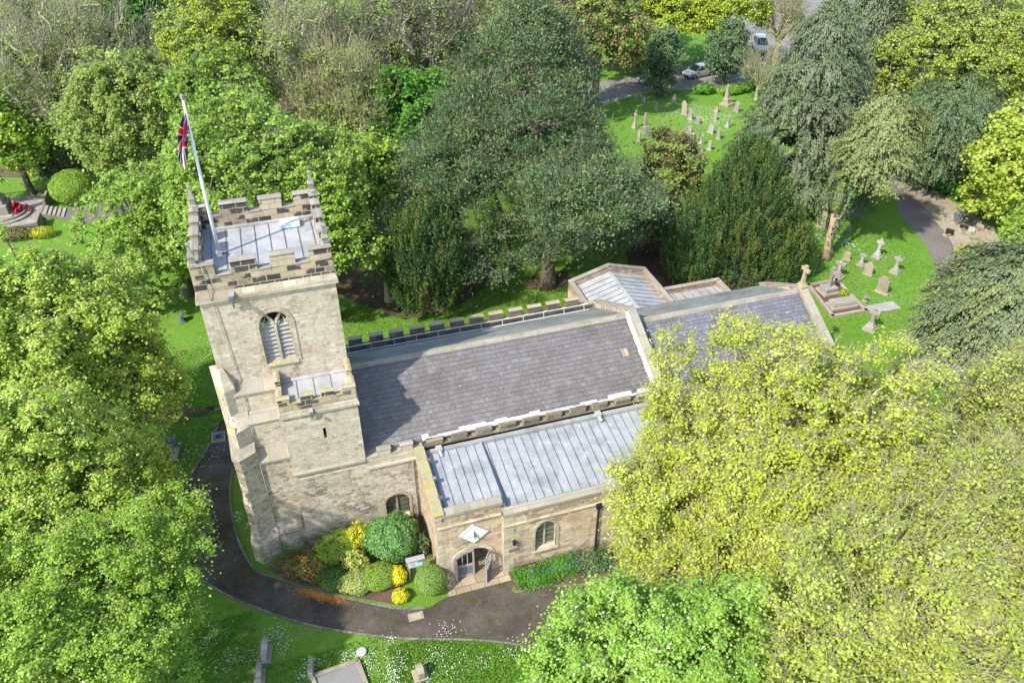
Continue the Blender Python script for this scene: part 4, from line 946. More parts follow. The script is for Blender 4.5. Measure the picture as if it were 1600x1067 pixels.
TREES = {}
def make_tree(kind, x, y, zc, R, label, seed=1, name=None, trunk_h=None, tx=None, group=None, **kw):
    """top-level empty at the foot of the tree > trunk, crown"""
    K = dict(KIND[kind]); K.update(kw); rng = np.random.default_rng(seed * 101 + 7)
    bx_, by_ = tx if tx else (x, y)
    root = empty(name or K['name'], (bx_, by_, 0), label, K.get('cat', 'tree'), group)
    C0 = np.array([x - bx_, y - by_, zc]); R = np.array(R, float)
    ncl = K['ncl']; off, dn = blobs(rng, R, ncl, K.get('low', -.45), K.get('inner', .22), K.get('lob', .16), K.get('shape', 'round'))
    C = C0 + off
    keep = C[:, 2] > .6; C, dn, off = C[keep], dn[keep], off[keep]; ncl = len(C)
    mean = (R[0] * R[1] * R[2]) ** (1 / 3)
    rc = mean * K['rc'] * rng.uniform(.65, 1.35, ncl)
    # --- wood
    sg = Seg(); tr = K.get('tr', .035) * (R[2] + zc) * K.get('thick', 1)
    ht = trunk_h if trunk_h else max(zc - R[2] * .35, zc * .45)
    topp = np.array([C0[0] * .55, C0[1] * .55, ht]); tpts = bez(np.zeros(3), np.array([C0[0] * .1 + rng.normal() * .15, C0[1] * .1 + rng.normal() * .15, ht * .5]), topp, 5)
    fl = np.array([1.45, 1.05, .95, .88, .8, .7]); sg.chain(tpts, tr * fl)
    if K.get('shape') == 'cone' or K.get('leader'):
        tp = C0 + [0, 0, R[2] * .95]; sg.chain(bez(topp, (topp + tp) / 2, tp, 5), tr * np.linspace(.7, .08, 6))
    nl = K.get('limbs', 9)
    dirs = unit(rng.normal(size=(nl, 3)) * [1, 1, .5] + [0, 0, .45]); 
    lim_end = C0 + dirs * R * rng.uniform(.5, .7, (nl, 1))
    if K.get('leader') or K.get('shape') == 'cone': st = np.stack([np.array([C0[0], C0[1], min(max(ht * .6, e[2] - .15 * R[2]), zc + R[2] * .8)]) for e in lim_end])
    else: st = np.stack([tpts[-1 - rng.integers(0, 2)] for _ in range(nl)])
    LB = []
    for k in range(nl):
        mid = (st[k] + lim_end[k]) / 2 + np.array([0, 0, -.12 * R[2]]) + rng.normal(size=3) * .13 * mean
        b = bez(st[k], mid, lim_end[k], 6); sg.chain(b, tr * np.linspace(.48, .16, 7) * rng.uniform(.8, 1.15)); LB.append(b)
    big = sg.arr(); small = Seg(); LBf = np.concatenate([b[2:] for b in LB])
    # every clump hangs on the nearest limb or on a clump nearer the trunk, so the twigs fork instead of fanning
    order = np.argsort(((C - topp) ** 2).sum(1)); C = C[order]; dn = dn[order]; off = off[order]; rc = rc[order]
    nL = len(LBf); nodes = np.concatenate([LBf, C]); par = np.zeros(ncl, int); cnt = np.ones(nL + ncl)
    for k in range(ncl):
        cand = nodes[:nL + k]; par[k] = np.argmin(((cand - C[k]) ** 2).sum(1) + np.where(cand[:, 2] > C[k, 2] + .5 * rc[k], (.35 * mean) ** 2, 0) * .5)
    for k in range(ncl - 1, -1, -1): cnt[par[k]] += cnt[nL + k]
    for k in range(ncl):
        s0 = nodes[par[k]]; ln_ = np.linalg.norm(C[k] - s0); ra = min(tr * .3, tr * .045 * K.get('br', 1) * cnt[nL + k] ** .42 + .008)
        small.chain(bez(s0, (s0 + C[k]) / 2 + rng.normal(size=3) * .14 * ln_, C[k], 2), [ra * 1.15, ra, ra * .8])
    A = [small.arr()] if ncl else []
    ntw = K.get('twigs', 0)
    if ntw:
        m = ncl * ntw; ci = np.repeat(np.arange(ncl), ntw)
        d = unit(dn[ci] * .55 + rng.normal(size=(m, 3)) * K.get('tr_', .55) + [0, 0, K.get('up', .35)]); p0 = C[ci] + rng.normal(size=(m, 3)) * rc[ci, None] * .25
        ln = (rc[ci] * K.get('tl', 1.5) * rng.uniform(.5, 1.3, m))[:, None]; bend = rng.normal(size=(m, 3)) * .25 + [0, 0, .15]
        p1 = p0 + d * ln * .5; p2 = p1 + unit(d + bend) * ln * .5; w = K.get('tw', .022)
        A.append(np.concatenate([p0, p1, np.full((m, 1), w), np.full((m, 1), w * .75)], 1)); A.append(np.concatenate([p1, p2, np.full((m, 1), w * .75), np.full((m, 1), w * .35)], 1))
        # side sprigs
        q = rng.integers(0, m, m); f_ = rng.uniform(.2, .9, (m, 1)); s0 = p1[q] * (1 - f_) + p2[q] * f_; e0 = s0 + unit(d[q] + rng.normal(size=(m, 3)) * .6) * ln[q] * .38
        A.append(np.concatenate([s0, e0, np.full((m, 1), w * .55), np.full((m, 1), w * .28)], 1))
    V1, Q1 = tubes(big[:, :3], big[:, 3:6], big[:, 6], big[:, 7], 8)
    bark = M[K.get('bark', 'bark')]
    np_mesh('trunk', V1, Q1, [bark], parent=root, smooth=True)
    As = np.concatenate(A); V2, Q2 = tubes(As[:, :3], As[:, 3:6], As[:, 6], As[:, 7], 3)
    # --- leaves
    nleaf = K.get('leaves', 0)
    br = np_mesh('branches', V2, Q2, [bark], parent=root)
    if nleaf:
        w = rc ** 2; ci = rng.choice(ncl, nleaf, p=w / w.sum())
        u = unit(rng.normal(size=(nleaf, 3)));
        mode = K.get('mode', 'round')
        if mode == 'round':
            flip = (u * dn[ci]).sum(1) < -.25; u[flip] *= -1
            rad = rc[ci] * rng.uniform(.55, 1.08, nleaf)
            P = C[ci] + u * rad[:, None] * [1, 1, K.get('flat', .72)]
            N = unit(u * .45 + [0, 0, .8] + rng.normal(size=(nleaf, 3)) * .38); axis = None
        elif mode == 'plume':    # upright feathery plumes
            ax = unit(np.array([0, 0, 1.]) + dn * K.get('lean', .25) + rng.normal(size=dn.shape) * .10)
            la = K.get('la', 1.5) * rc * 2.0; tt = rng.uniform(-1, 1, nleaf); rr = rc[ci] * K.get('pr', .5) * np.sqrt(np.clip(1 - np.abs(tt) ** 1.6, .04, 1)) * rng.uniform(.7, 1.05, nleaf)
            rad = unit(u - ax[ci] * (u * ax[ci]).sum(1, keepdims=True)); fl_ = (rad * dn[ci]).sum(1) < -.3; rad[fl_] *= -1
            P = C[ci] + ax[ci] * (tt * la[ci])[:, None] + rad * rr[:, None]
            N = unit(rad + rng.normal(size=(nleaf, 3)) * .35); axis = unit(ax[ci] + rad * .5 + rng.normal(size=(nleaf, 3)) * .3)
        elif mode == 'droop':    # hanging sprays
            out = unit(dn * [1, 1, .2]); ax = unit(out + [0, 0, -K.get('fall', .75)] + rng.normal(size=dn.shape) * .22)
            la = rc * K.get('la', 1.7); tt = rng.uniform(-1, 1, nleaf); sd_ = unit(np.cross(ax, [0, 0, 1.])); up = np.cross(sd_, ax)
            wd = rc[ci] * .62 * np.clip(1.05 - (tt * .5 + .5) ** 1.5, .12, 1)
            sx = rng.uniform(-1, 1, nleaf); P = C[ci] + ax[ci] * (tt * la[ci])[:, None] + sd_[ci] * (sx * wd)[:, None] + up[ci] * ((.28 * (1 - sx ** 2) + rng.normal(size=nleaf) * .10) * rc[ci])[:, None]
            N = unit(up[ci] + out[ci] * .3 + sd_[ci] * sx[:, None] * .5 + rng.normal(size=(nleaf, 3)) * .35); axis = unit(ax[ci] + sd_[ci] * sx[:, None] * .8 + rng.normal(size=(nleaf, 3)) * .25)
        elif mode == 'needle':   # tufts on flattened pads
            rad = rc[ci] * rng.uniform(.3, 1.05, nleaf); P = C[ci] + u * rad[:, None] * [1, 1, .42]
            N = unit(rng.normal(size=(nleaf, 3)) + [0, 0, .5]); axis = unit(u + [0, 0, .5] + rng.normal(size=(nleaf, 3)) * .4)
        nd = int(nleaf * K.get('diff', .3))
        if nd:
            j = rng.integers(0, ncl, nd); mixw = rng.random((nd, 1)); j2 = np.minimum(ncl - 1, j + 1)
            P[:nd] = P[:nd] + rng.normal(size=(nd, 3)) * rc[ci[:nd], None] * [.85, .85, .7]
        ct = rng.random(ncl); tint = .5 + K.get('vc', .5) * (ct[ci] - .5) + K.get('vl', .75) * (rng.random(nleaf) - .5)
        top = np.clip((P[:, 2] - C0[2]) / R[2], -1, 1)
        mats = [L[K['leaf']]]; midx = None
        if K.get('leaf2'):
            mats.append(L[K['leaf2']]); midx = (rng.random(nleaf) < K.get('p2', .03)).astype('i')
            if K.get('clump2'): midx = (ct[ci] > 1 - K['p2']).astype('i')
        P[:, 2] = np.maximum(P[:, 2], .05)
        leafcloud('crown', rng, P, N, K['ls'], tint, mats, K.get('asp', .8), axis, midx, root)
    if K.get('ivy'):
        m = K['ivy']; A8 = big[rng.integers(0, min(len(big), 5 + 2 * nl), m)]; f_ = rng.random((m, 1)); P = A8[:, :3] * (1 - f_) + A8[:, 3:6] * f_; u = unit(rng.normal(size=(m, 3)) * [1, 1, .5])
        P = P + u * (A8[:, 6:7] + rng.uniform(0, .45, (m, 1))); leafcloud('ivy', rng, P, unit(u + [0, 0, .4]), .20, rng.random(m), [L['ivy']], .9, None, None, root)
    TREES[label] = root
    return root
KIND = dict(
 sycamore=dict(name='sycamore_tree', ncl=800, rc=.075, leaves=42000, ls=.20, leaf='syc', asp=.95, twigs=3, tw=.016, flat=.6, lob=.27),
 lime=dict(name='lime_tree', ncl=900, rc=.06, leaves=52000, ls=.135, leaf='lime', asp=.95, twigs=8, tw=.015, bark='bark_pale', inner=.4, tl=2.2, low=-.7, lob=.22, thick=.6),
 twiggy=dict(name='ash_tree', ncl=420, rc=.10, leaves=34000, ls=.15, leaf='twiggy', asp=.95, twigs=8, tw=.015, bark='bark_yellow', tl=1.9, inner=.45, thick=.65),
 olive=dict(name='maple_tree', ncl=700, rc=.08, leaves=36000, ls=.23, leaf='olive', twigs=5, tw=.02, bark='bark_grey', tl=1.3),
 bare=dict(name='bare_tree', ncl=240, rc=.14, twigs=7, tw=.022, bark='bark_pale', tl=2.3, inner=.5, limbs=16, leaves=15000, ls=.2, leaf='olive', up=.8, tr_=.5, thick=1.0, br=2.0),
 broad=dict(name='broadleaf_tree', ncl=420, rc=.09, leaves=22000, ls=.30, leaf='syc', twigs=2),
 pine=dict(name='pine_tree', ncl=800, rc=.085, leaves=95000, ls=.25, leaf='pine', asp=.28, mode='needle', twigs=5, tw=.02, bark='bark', tl=1.0, leader=True, lob=.28, inner=.35, limbs=18, vc=.6, thick=.7, low=-.6),
 yew=dict(name='yew_tree', ncl=700, rc=.075, leaves=60000, ls=.15, leaf='yew', asp=.5, la=1.7, pr=.62, mode='plume', leaf2='yew_gold', p2=.35, clump2=True, limbs=7, low=-.75, lob=.08, bark='bark_red'),
 cypress=dict(name='cypress_tree', cat='tree', ncl=1300, rc=.06, leaves=70000, ls=.19, leaf='cyp', asp=.45, mode='droop', shape='cone', limbs=14, lob=.10, vc=.4),
 holly=dict(name='holly_tree', ncl=120, rc=.17, leaves=11000, ls=.24, leaf='holly', low=-.9, lob=.1, limbs=6, asp=.7),
)

# ------------------------------------------------------------------ shrubs
def shrub(name, x, y, rx, ry, h, leaf, label, n=2600, ls=.09, seed=1, cat='shrub', asp=.8, leaf2=None, p2=.1, bump=.12, group=None, tight=.86, clump2=False, twigs=40):
    rng = np.random.default_rng(seed * 13 + 5); root = empty(name, (x, y, 0), label, cat, group)
    u = unit(rng.normal(size=(n, 3))); u[:, 2] = np.abs(u[:, 2]) * rng.choice([1, 1, 1, -.6], n); u = unit(u)
    ph = rng.uniform(0, 6, 5); az = np.arctan2(u[:, 1], u[:, 0])
    f = 1 + bump * (np.sin(3 * az + ph[0]) * .5 + np.sin(5 * az + 4 * u[:, 2] + ph[1]) * .5 + .4 * np.sin(11 * az + ph[2]) * np.cos(9 * u[:, 2] + ph[3]))
    r = f * rng.uniform(tight, 1.03, n); 
    P = u * r[:, None] * [rx, ry, h * .5] + [0, 0, h * .5]; P[:, 2] = np.maximum(P[:, 2], .03)
    N = unit(u * .8 + [0, 0, .2] + rng.normal(size=(n, 3)) * .45)
    cl = (np.sin(7 * az + ph[4]) * np.cos(6 * u[:, 2] + ph[0]) * .5 + .5)
    tint = .5 + .35 * (cl - .5) + .55 * (rng.random(n) - .5); mats = [L[leaf]]; midx = None
    if leaf2: mats.append(L[leaf2]); midx = ((cl > 1 - p2) if clump2 else (rng.random(n) < p2)).astype('i')
    leafcloud('foliage', rng, P, N, ls, tint, mats, asp, None, midx, root)
    sg = Seg()
    for k in range(twigs):
        d = unit(rng.normal(size=3) * [1, 1, .5] + [0, 0, .6]); e = d * np.array([rx, ry, h * .55]) * rng.uniform(.6, .98) + [0, 0, h * .35]; sg.chain(bez(np.array([0, 0, 0.]), np.array([e[0] * .3, e[1] * .3, e[2] * .7]), e, 3), [.03, .022, .015, .006])
    segmesh('stems', sg.arr(), M['bark'], root, 4)
    return root
shrub('laurel_bush', 2.35, 27.95, 1.42, 1.25, 2.4, 'laurel', 'tallest glossy dark green round bush in the bed beside the turret', 14000, .095, 1, leaf2='vivid', p2=.35, bump=.12)
shrub('clipped_bush', 3.72, 25.1, .80, .76, 1.5, 'box', 'round clipped olive green ball bush beside the porch paving', 7000, .055, 2, bump=.03, tight=.97)
shrub('flowering_bush', -1.95, 28.0, 1.05, .95, 1.15, 'ivy', 'sprawling bush with orange flowers at the foot of the tower buttress', 5200, .07, 3, leaf2='orange', p2=.3, bump=.2, tight=.7)
shrub('evergreen_bush', -.5, 28.4, 1.1, .9, 1.7, 'syc_deep', 'dark green upright shrub between the orange bush and the tallest bush', 4800, .07, 4, bump=.16)
shrub('golden_bush', .7, 28.6, .85, .7, 1.85, 'gold', 'yellow green shrub behind the cream variegated shrub against the wall', 3400, .08, 5, leaf2='yellow', p2=.5, bump=.2, clump2=True)
shrub('variegated_bush', .32, 27.4, .62, .55, 1.5, 'gold', 'pale cream tipped shrub in the middle of the bed', 1800, .10, 6, leaf2='cream', p2=.5, bump=.3, tight=.7, clump2=True)
shrub('low_bush', -.95, 26.95, .72, .68, .75, 'vivid', 'small bright green mound at the kerb left of the cream shrub', 2400, .05, 7, bump=.08)
shrub('variegated_bush', .15, 26.3, .82, .7, .95, 'cream', 'creamy yellow variegated low shrub by the path kerb', 3400, .08, 8, leaf2='syc_deep', p2=.25, bump=.15)
shrub('clipped_bush', 1.3, 26.25, .92, .78, 1.1, 'syc_deep', 'dark green clipped mound between the cream and the yellow shrubs', 6000, .055, 9, bump=.04, tight=.96)
shrub('golden_bush', 2.25, 26.05, .42, .52, .95, 'yellow', 'bright yellow bush left of the notice board', 2600, .07, 10, bump=.12)
shrub('golden_bush', 2.12, 24.95, .43, .40, .62, 'yellow', 'small bright yellow bush hanging over the path kerb', 2200, .07, 11, bump=.12, leaf2='gold', p2=.2)
shrub('dark_bush', 3.75, 27.5, .42, .6, 1.3, 'holly', 'thin dark shrub in the shaded corner beside the porch', 1300, .12, 12, leaf2='brown', p2=.3, bump=.3, tight=.5)
shrub('heather_patch', -3.1, 28.75, .75, .5, .45, 'brown', 'low grey brown ground plant at the base of the buttress', 2600, .05, 13, bump=.2, tight=.5, leaf2='olive', p2=.4)
# flower border in front of the aisle
def border():
    rng = np.random.default_rng(5); root = empty('flower_border', (9.8, 24.1, 0), 'border of green leaves and blue flowers below the aisle window', 'flower border')
    n = 9000; x = rng.uniform(-1.95, 3.3, n); y = rng.normal(0, .34, n) + .15 * np.sin(x * 2); h = .15 + .38 * rng.random(n) * (1 + .4 * np.sin(x * 3.1) * np.cos(y * 5))
    P = np.stack([x, np.clip(y, -.75, .72), h], 1); N = unit(rng.normal(size=(n, 3)) + [0, 0, .8]); ax = unit(rng.normal(size=(n, 3)) * .5 + [0, 0, 1.])
    leafcloud('foliage', rng, P, N, .13, .5 + .5 * (rng.random(n) - .5) + .25 * np.sin(x * 4), [L['vivid'], L['holly']], .35, ax, (x > 1.3).astype('i'), root)
    n = 130; x = rng.choice([-1.0, -.2, .5, .9, 1.2], n) + rng.normal(0, .2, n); y = rng.normal(-.05, .22, n); P = np.stack([x, y, .5 + .1 * rng.random(n)], 1)
    leafcloud('flowers', rng, P, unit(rng.normal(size=(n, 3)) * .4 + [0, 0, 1]), .05, rng.random(n), [M['flowers_b']], .9, None, None, root)['kind'] = 'stuff'
border()
lit = MB()
rg2 = random.Random(4); P_ = []
rng = np.random.default_rng(8); n = 1500; x = rng.normal(-1.75, .55, n); y = 27.0 - (x + 1.75) * .62 + rng.normal(-.55, .16, n)
leafcloud('fallen_petals', rng, np.stack([x, y, np.full(n, .03)], 1), unit(rng.normal(size=(n, 3)) * .15 + [0, 0, 1]), .05, rng.uniform(.8, 1, n), [M['flowers_o']], .9)
tag(bpy.data.objects['fallen_petals'], 'orange fallen petals strewn along the path kerb below the orange bush', 'petals', kind='stuff')

# notice board
nb = empty('notice_board', (3.15, 26.0, 0), 'two legged grey wooden notice board in the flower bed beside the porch', 'notice board')
for x in (2.82, 3.50): MB().box(x - .035, 25.97, 0, x + .035, 26.04, 1.55).build('leg', ['doorl'], nb)
b = MB(); b.box(2.74, 25.93, .92, 3.58, 26.05, 1.58); b.cm = 1; b.box(2.80, 25.915, .98, 3.52, 25.928, 1.50); b.cm = 2; b.box(3.25, 25.90, 1.28, 3.50, 25.912, 1.48)
b.cm = 3
for k in range(5): b.box(2.86, 25.90, 1.08 + k * .075, 3.14 - .05 * (k % 2), 25.912, 1.10 + k * .075)
b.build('board', ['doorl', 'board', 'board_blue', 'lead_grey'], nb)
MB().prism([(2.68, 25.82, 1.56), (2.68, 26.0, 1.68), (2.68, 26.14, 1.56)], (.96, 0, 0)).build('cap', ['doorl'], nb)
# drain covers
dc = MB(); dc.box(2.25, 23.55, 0, 3.0, 24.0, .02); dc.cm = 1; dc.box(2.37, 23.63, .02, 2.88, 23.92, .026); tag(dc.build('drain_cover', ['grave', 'paving']), 'square pinkish drain cover set in the path below the bushes', 'drain cover')
dc = MB(); dc.box(-6.72, 39.45, 0, -5.9, 40.3, .14); dc.cm = 1; dc.box(-6.62, 39.58, .14, -6.0, 40.2, .16); dc.cm = 2; dc.box(-6.45, 39.7, .16, -6.2, 40.0, .19); tag(dc.build('drain_cover', ['grave_buff', 'lead_dark', 'iron']), 'raised stone framed dark drain cover on the lawn west of the tower', 'drain cover')
fs = MB(); fs.box(-6.5, 42.55, 0, -6.1, 42.8, .05); tag(fs.build('flat_stone', ['coping_grey']), 'small flat grey stone lying on the lawn behind the tower buttress', 'stone')

# ------------------------------------------------------------------ graves
def stone(kind, x, y, rz, w, h, t, mat, label, lean=0, name=None, group=None, side=0):
    root = empty(name or {'round': 'headstone', 'cross': 'cross_grave', 'shoulder': 'headstone', 'pointed': 'headstone', 'obelisk': 'obelisk_grave', 'celtic': 'celtic_cross', 'kerbed': 'kerbed_grave'}[kind], (x, y, 0), label, 'gravestone', group)
    T = Matrix.Translation((x, y, 0)) @ Matrix.Rotation(rz, 4, 'Z') @ Matrix.Rotation(lean, 4, 'X') @ Matrix.Rotation(side, 4, 'Y')
    def done(mb, nm, m=mat, bev=.015):
        mb.v = [tuple(T @ Vector(v)) for v in mb.v]; return mb.build(nm, [m], root, bevel=bev)
    if kind in ('round', 'shoulder', 'pointed'):
        p = [(-w / 2, 0), (w / 2, 0)]
        if kind == 'round':
            for k in range(9): a = math.pi * k / 8; p.append((w / 2 * math.cos(a), h - w * .35 + w * .35 * math.sin(a)))
        elif kind == 'pointed':
            for t_ in (0, .25, .5, .75, 1): p.append((w / 2 * (1 - t_), h - w * .6 + w * .6 * math.sin(t_ * 1.57)))
            for t_ in (.75, .5, .25, 0): p.append((-w / 2 * (1 - t_), h - w * .6 + w * .6 * math.sin(t_ * 1.57)))
        else:
            p += [(w / 2, h * .78), (w * .36, h * .80)]
            for k in range(7): a = math.pi * k / 6; p.append((w * .34 * math.cos(a), h * .82 + h * .18 * math.sin(a)))
            p += [(-w * .36, h * .80), (-w / 2, h * .78)]
        done(MB().prism([(a, -t / 2, b) for a, b in p], (0, t, 0)), 'slab')
        done(MB().box(-w * .6, -t * 1.1, -.05, w * .6, t * 1.1, .12), 'plinth')
    elif kind in ('cross', 'celtic'):
        q = h * .16; done(MB().box(-w * .55, -w * .5, -.05, w * .55, w * .5, h * .10), 'plinth'); 
        b = MB(); ringloft(b, -w * .4, -w * .36, w * .4, w * .36, [(h * .10, 0), (h * .20, 0), (h * .24, -w * .12)]); ringloft(b, -w * .28, -w * .25, w * .28, w * .25, [(h * .22, 0), (h * .32, 0), (h * .35, -w * .1)]); done(b, 'plinth')
        b = MB(); s = w * .17; ringloft(b, -s, -s * .8, s, s * .8, [(h * .33, .02), (h, -.015)]); b.box(-w * .5, -s * .79, h * .74, w * .5, s * .79, h * .74 + 2 * s); 
        done(b, 'cross')
        if kind == 'celtic':
            b = MB(); c = h * .74 + s; N_ = 14
            for k in range(N_):
                a0, a1 = 2 * math.pi * k / N_, 2 * math.pi * (k + 1) / N_; r0, r1 = w * .28, w * .38
                b.prism([(r0 * math.cos(a0), -s * .5, c + r0 * math.sin(a0)), (r1 * math.cos(a0), -s * .5, c + r1 * math.sin(a0)), (r1 * math.cos(a1), -s * .5, c + r1 * math.sin(a1)), (r0 * math.cos(a1), -s * .5, c + r0 * math.sin(a1))], (0, s, 0))
            done(b, 'ring', bev=0)
    elif kind == 'obelisk':
        done(MB().box(-w * .7, -w * .7, -.05, w * .7, w * .7, h * .12), 'plinth'); b = MB(); ringloft(b, -w * .42, -w * .42, w * .42, w * .42, [(h * .12, 0), (h * .3, -.02), (h * .31, .03), (h * .34, -.06)]); done(b, 'pedestal')
        b = MB(); ringloft(b, -w * .26, -w * .26, w * .26, w * .26, [(h * .33, 0), (h * .9, -w * .1), (h, -w * .25)]); done(b, 'shaft')
    return root
FR = R_(-72)      # churchyard stones face roughly east-west
G = [
 ('cross', 44.6, 45.3, FR, .62, 1.25, .2, 'grave', 'small cross gravestone just right of the dead tree trunk', 0),
 ('celtic', 44.35, 47.3 - 1.9, FR, .1, .1, .2, 'grave', '', 0),
 ('celtic', 46.7, 46.0, FR, .72, 1.95, .2, 'lead_grey', 'tall greenish grey ringed cross nearest the path bend', 0),
 ('cross', 46.5, 43.5, FR, .75, 1.75, .2, 'grave', 'grey cross on stepped base right of the buff headstone', 0),
 ('shoulder', 44.2, 43.9, FR, .75, 1.35, .16, 'grave_buff', 'buff shouldered headstone in the middle of the east lawn', .08),
 ('shoulder', 43.5, 41.3, FR, .95, 1.75, .2, 'grave_buff', 'largest leaning buff headstone casting a shadow on the east lawn', .12),
 ('cross', 39.4, 37.4, FR, .85, 2.1, .22, 'grave', 'tall pale cross on stepped base below the big grave plot', .02),
 ('round', 45.4, 52.0, FR, .8, 1.7, .16, 'grave_buff', 'rounded buff headstone leaning behind the dead tree trunk', -.12),
 ('round', 44.0, 46.4, FR, .62, .9, .14, 'grave_buff', 'low round topped headstone beside the dead trunk', .05),
 ('pointed', 47.3, 50.6, FR, .42, .6, .2, 'coping_grey', 'little white grave marker in the shade of the cypress', 0),
 ('cross', 41.6, 44.3, FR, .9, 1.7, .2, 'grave', 'grey cross standing at the back corner of the big grave plot', 0),
]
for k, a in enumerate(G):
    if a[8]: stone(a[0], a[1], a[2], a[3] * .86, a[4] * .92, a[5] * .9, a[6], a[7], a[8], lean=a[9])
YARD = [
 ('pointed', 43.9, 85.4, .6, .9, 'lead_grey', 'small dark headstone in the upper yard near the road kerb'),
 ('round', 44.2, 82.8, .75, 1.1, 'grave', 'grey headstone left of the pale holly trunk in the upper yard'),
 ('shoulder', 47.4, 84.4, .7, 1.1, 'lead_grey', 'bluish headstone right of the pale holly trunk'),
 ('pointed', 46.7, 80.3, 1.0, 1.9, 'grave_buff', 'tall brown pointed headstone in the centre of the upper yard'),
 ('shoulder', 46.6, 78.7, .8, 1.3, 'grave', 'grey headstone directly in front of the tall brown pointed one'),
 ('round', 46.8, 77.3, .8, 1.0, 'coping_grey', 'pale rounded headstone lowest of three in a row'),
 ('round', 44.5, 75.2, 1.2, 1.0, 'coping_grey', 'wide leaning pale slab above the brown bush'),
 ('round', 46.8, 75.3 - .9, .9, 1.1, 'lead_grey', 'blue grey rounded headstone right of the wide leaning slab'),
 ('cross', 44.2, 71.8, .6, 1.5, 'lead_grey', 'thin dark cross in the lower part of the upper yard'),
 ('obelisk', 41.6, 69.2, 1.3, 3.1, 'grave_buff', 'tall pointed monument on wide base above the orange bush'),
 ('round', 41.9, 68.3 - .7, .8, 1.4, 'grave_buff', 'buff round topped headstone right of the pointed monument'),
 ('shoulder', 46.8, 72.6, .7, 1.5, 'grave', 'grey headstone left of the big yew edge'),
 ('obelisk', 53.0, 81.6, 1.2, 2.7, 'grave_buff', 'pointed buff monument near the shrubs at the yard edge'),
 ('round', 52.9, 79.3, .8, 1.4, 'grave', 'rounded grey headstone beside the pointed buff monument'),
 ('celtic', 49.5, 75.4, .6, 1.9, 'lead_grey', 'slender grey ringed cross near the big cypress'),
 ('round', 49.3, 77.9, .7, .8, 'grave_buff', 'low buff headstone left of the slender ringed cross'),
 ('obelisk', 40.0, 76.6, .9, 2.6, 'coping_grey', 'tall pale shaft monument at the left edge of the upper yard'),
 ('cross', 39.4, 78.3, .7, 2.3, 'grave', 'grey cross behind the tall pale shaft monument'),
 ('pointed', 38.2, 74.6, .6, 1.5, 'coping_grey', 'narrow leaning white headstone beside the pine boughs'),
 ('round', 50.6, 79.9, .6, .8, 'grave', 'small grey stump like headstone among the white daisies'),
 ('shoulder', 44.4, 70.3, .6, 1.2, 'lead_grey', 'dark narrow headstone at the edge of the yew'),
 ('pointed', 48.2, 70.9, .35, 1.4, 'coping_grey', 'thin white post like stone touching the yew'),
]
for k, a in enumerate(YARD):
    stone(a[0], a[1], a[2], FR + R_(random.uniform(-12, 12)), a[3] * .78, a[4] * .92, .14, a[5], a[6], lean=R_(random.uniform(-8, 8)), side=R_(random.uniform(-6, 6)), group='gravestones in the upper churchyard')
# big grave plot beside the chancel
gp = empty('grave_plot', (39.5, 41.7, 0), 'large kerbed family grave plot with pedestal cross and low tomb behind the chancel', 'grave')
PL = [(38.57, 43.79), (41.11, 43.78), (40.61, 39.46), (37.74, 39.56)]
kb = MB()
for i in range(4):
    a, c = Vector(PL[i]), Vector(PL[(i + 1) % 4]); u = (c - a).normalized(); m_ = (a + c) / 2; kb.obox(m_, u, (c - a).length / 2 + .12, .12, 0, .22)
kb.build('kerb', ['grave_buff'], gp)
MB().poly([(*p, .1) for p in PL]).build('bed', ['soil'], gp)
kb = MB(); kb.obox((39.5, 42.6), (1, 0), .75, .65, 0, .25); kb.obox((39.5, 42.6), (1, 0), .55, .45, .25, .6); kb.build('pedestal', ['grave'], gp, bevel=.02)
kb = MB(); kb.obox((39.5, 42.6), (1, .2), .12, .12, .6, 2.3); kb.obox((39.5, 42.6), (.3, .95), .38, .1, 1.75, 1.98); kb.build('cross', ['coping_grey'], gp, bevel=.02)
kb = MB(); kb.obox((39.3, 40.6), (1, -.05), 1.1, .55, 0, .3); kb.obox((39.3, 40.6), (1, -.05), .98, .42, .3, .5); kb.prism([(38.4, 40.25, .5), (40.2, 40.15, .5), (40.2, 40.95, .5), (38.4, 41.05, .5)], (0, 0, .12)); kb.build('tomb', ['grave'], gp, bevel=.03)
tag(shrub('marigold_clump', 40.5, 41.9, .5, .4, .45, 'vivid', 'clump of green leaves and yellow flowers in the big grave plot', 700, .08, 30, leaf2='yellow', p2=.3, twigs=8))
fs = MB(); fs.obox((42.2, 39.5), (1, -.05), 1.25, .5, 0, .10); tag(fs.build('ledger_stone', ['lead_grey'], bevel=.02), 'flat grey ledger stone on the grass right of the big grave plot', 'gravestone')
kb = MB(); ringloft(kb, 41.2, 40.4, 41.5, 40.7, [(0, 0), (.1, .02), (.3, -.06), (.5, .03), (.55, 0)]); tag(kb.build('stone_urn', ['coping_grey'], bevel=.01), 'small pale stone urn at the corner of the big grave plot', 'urn')
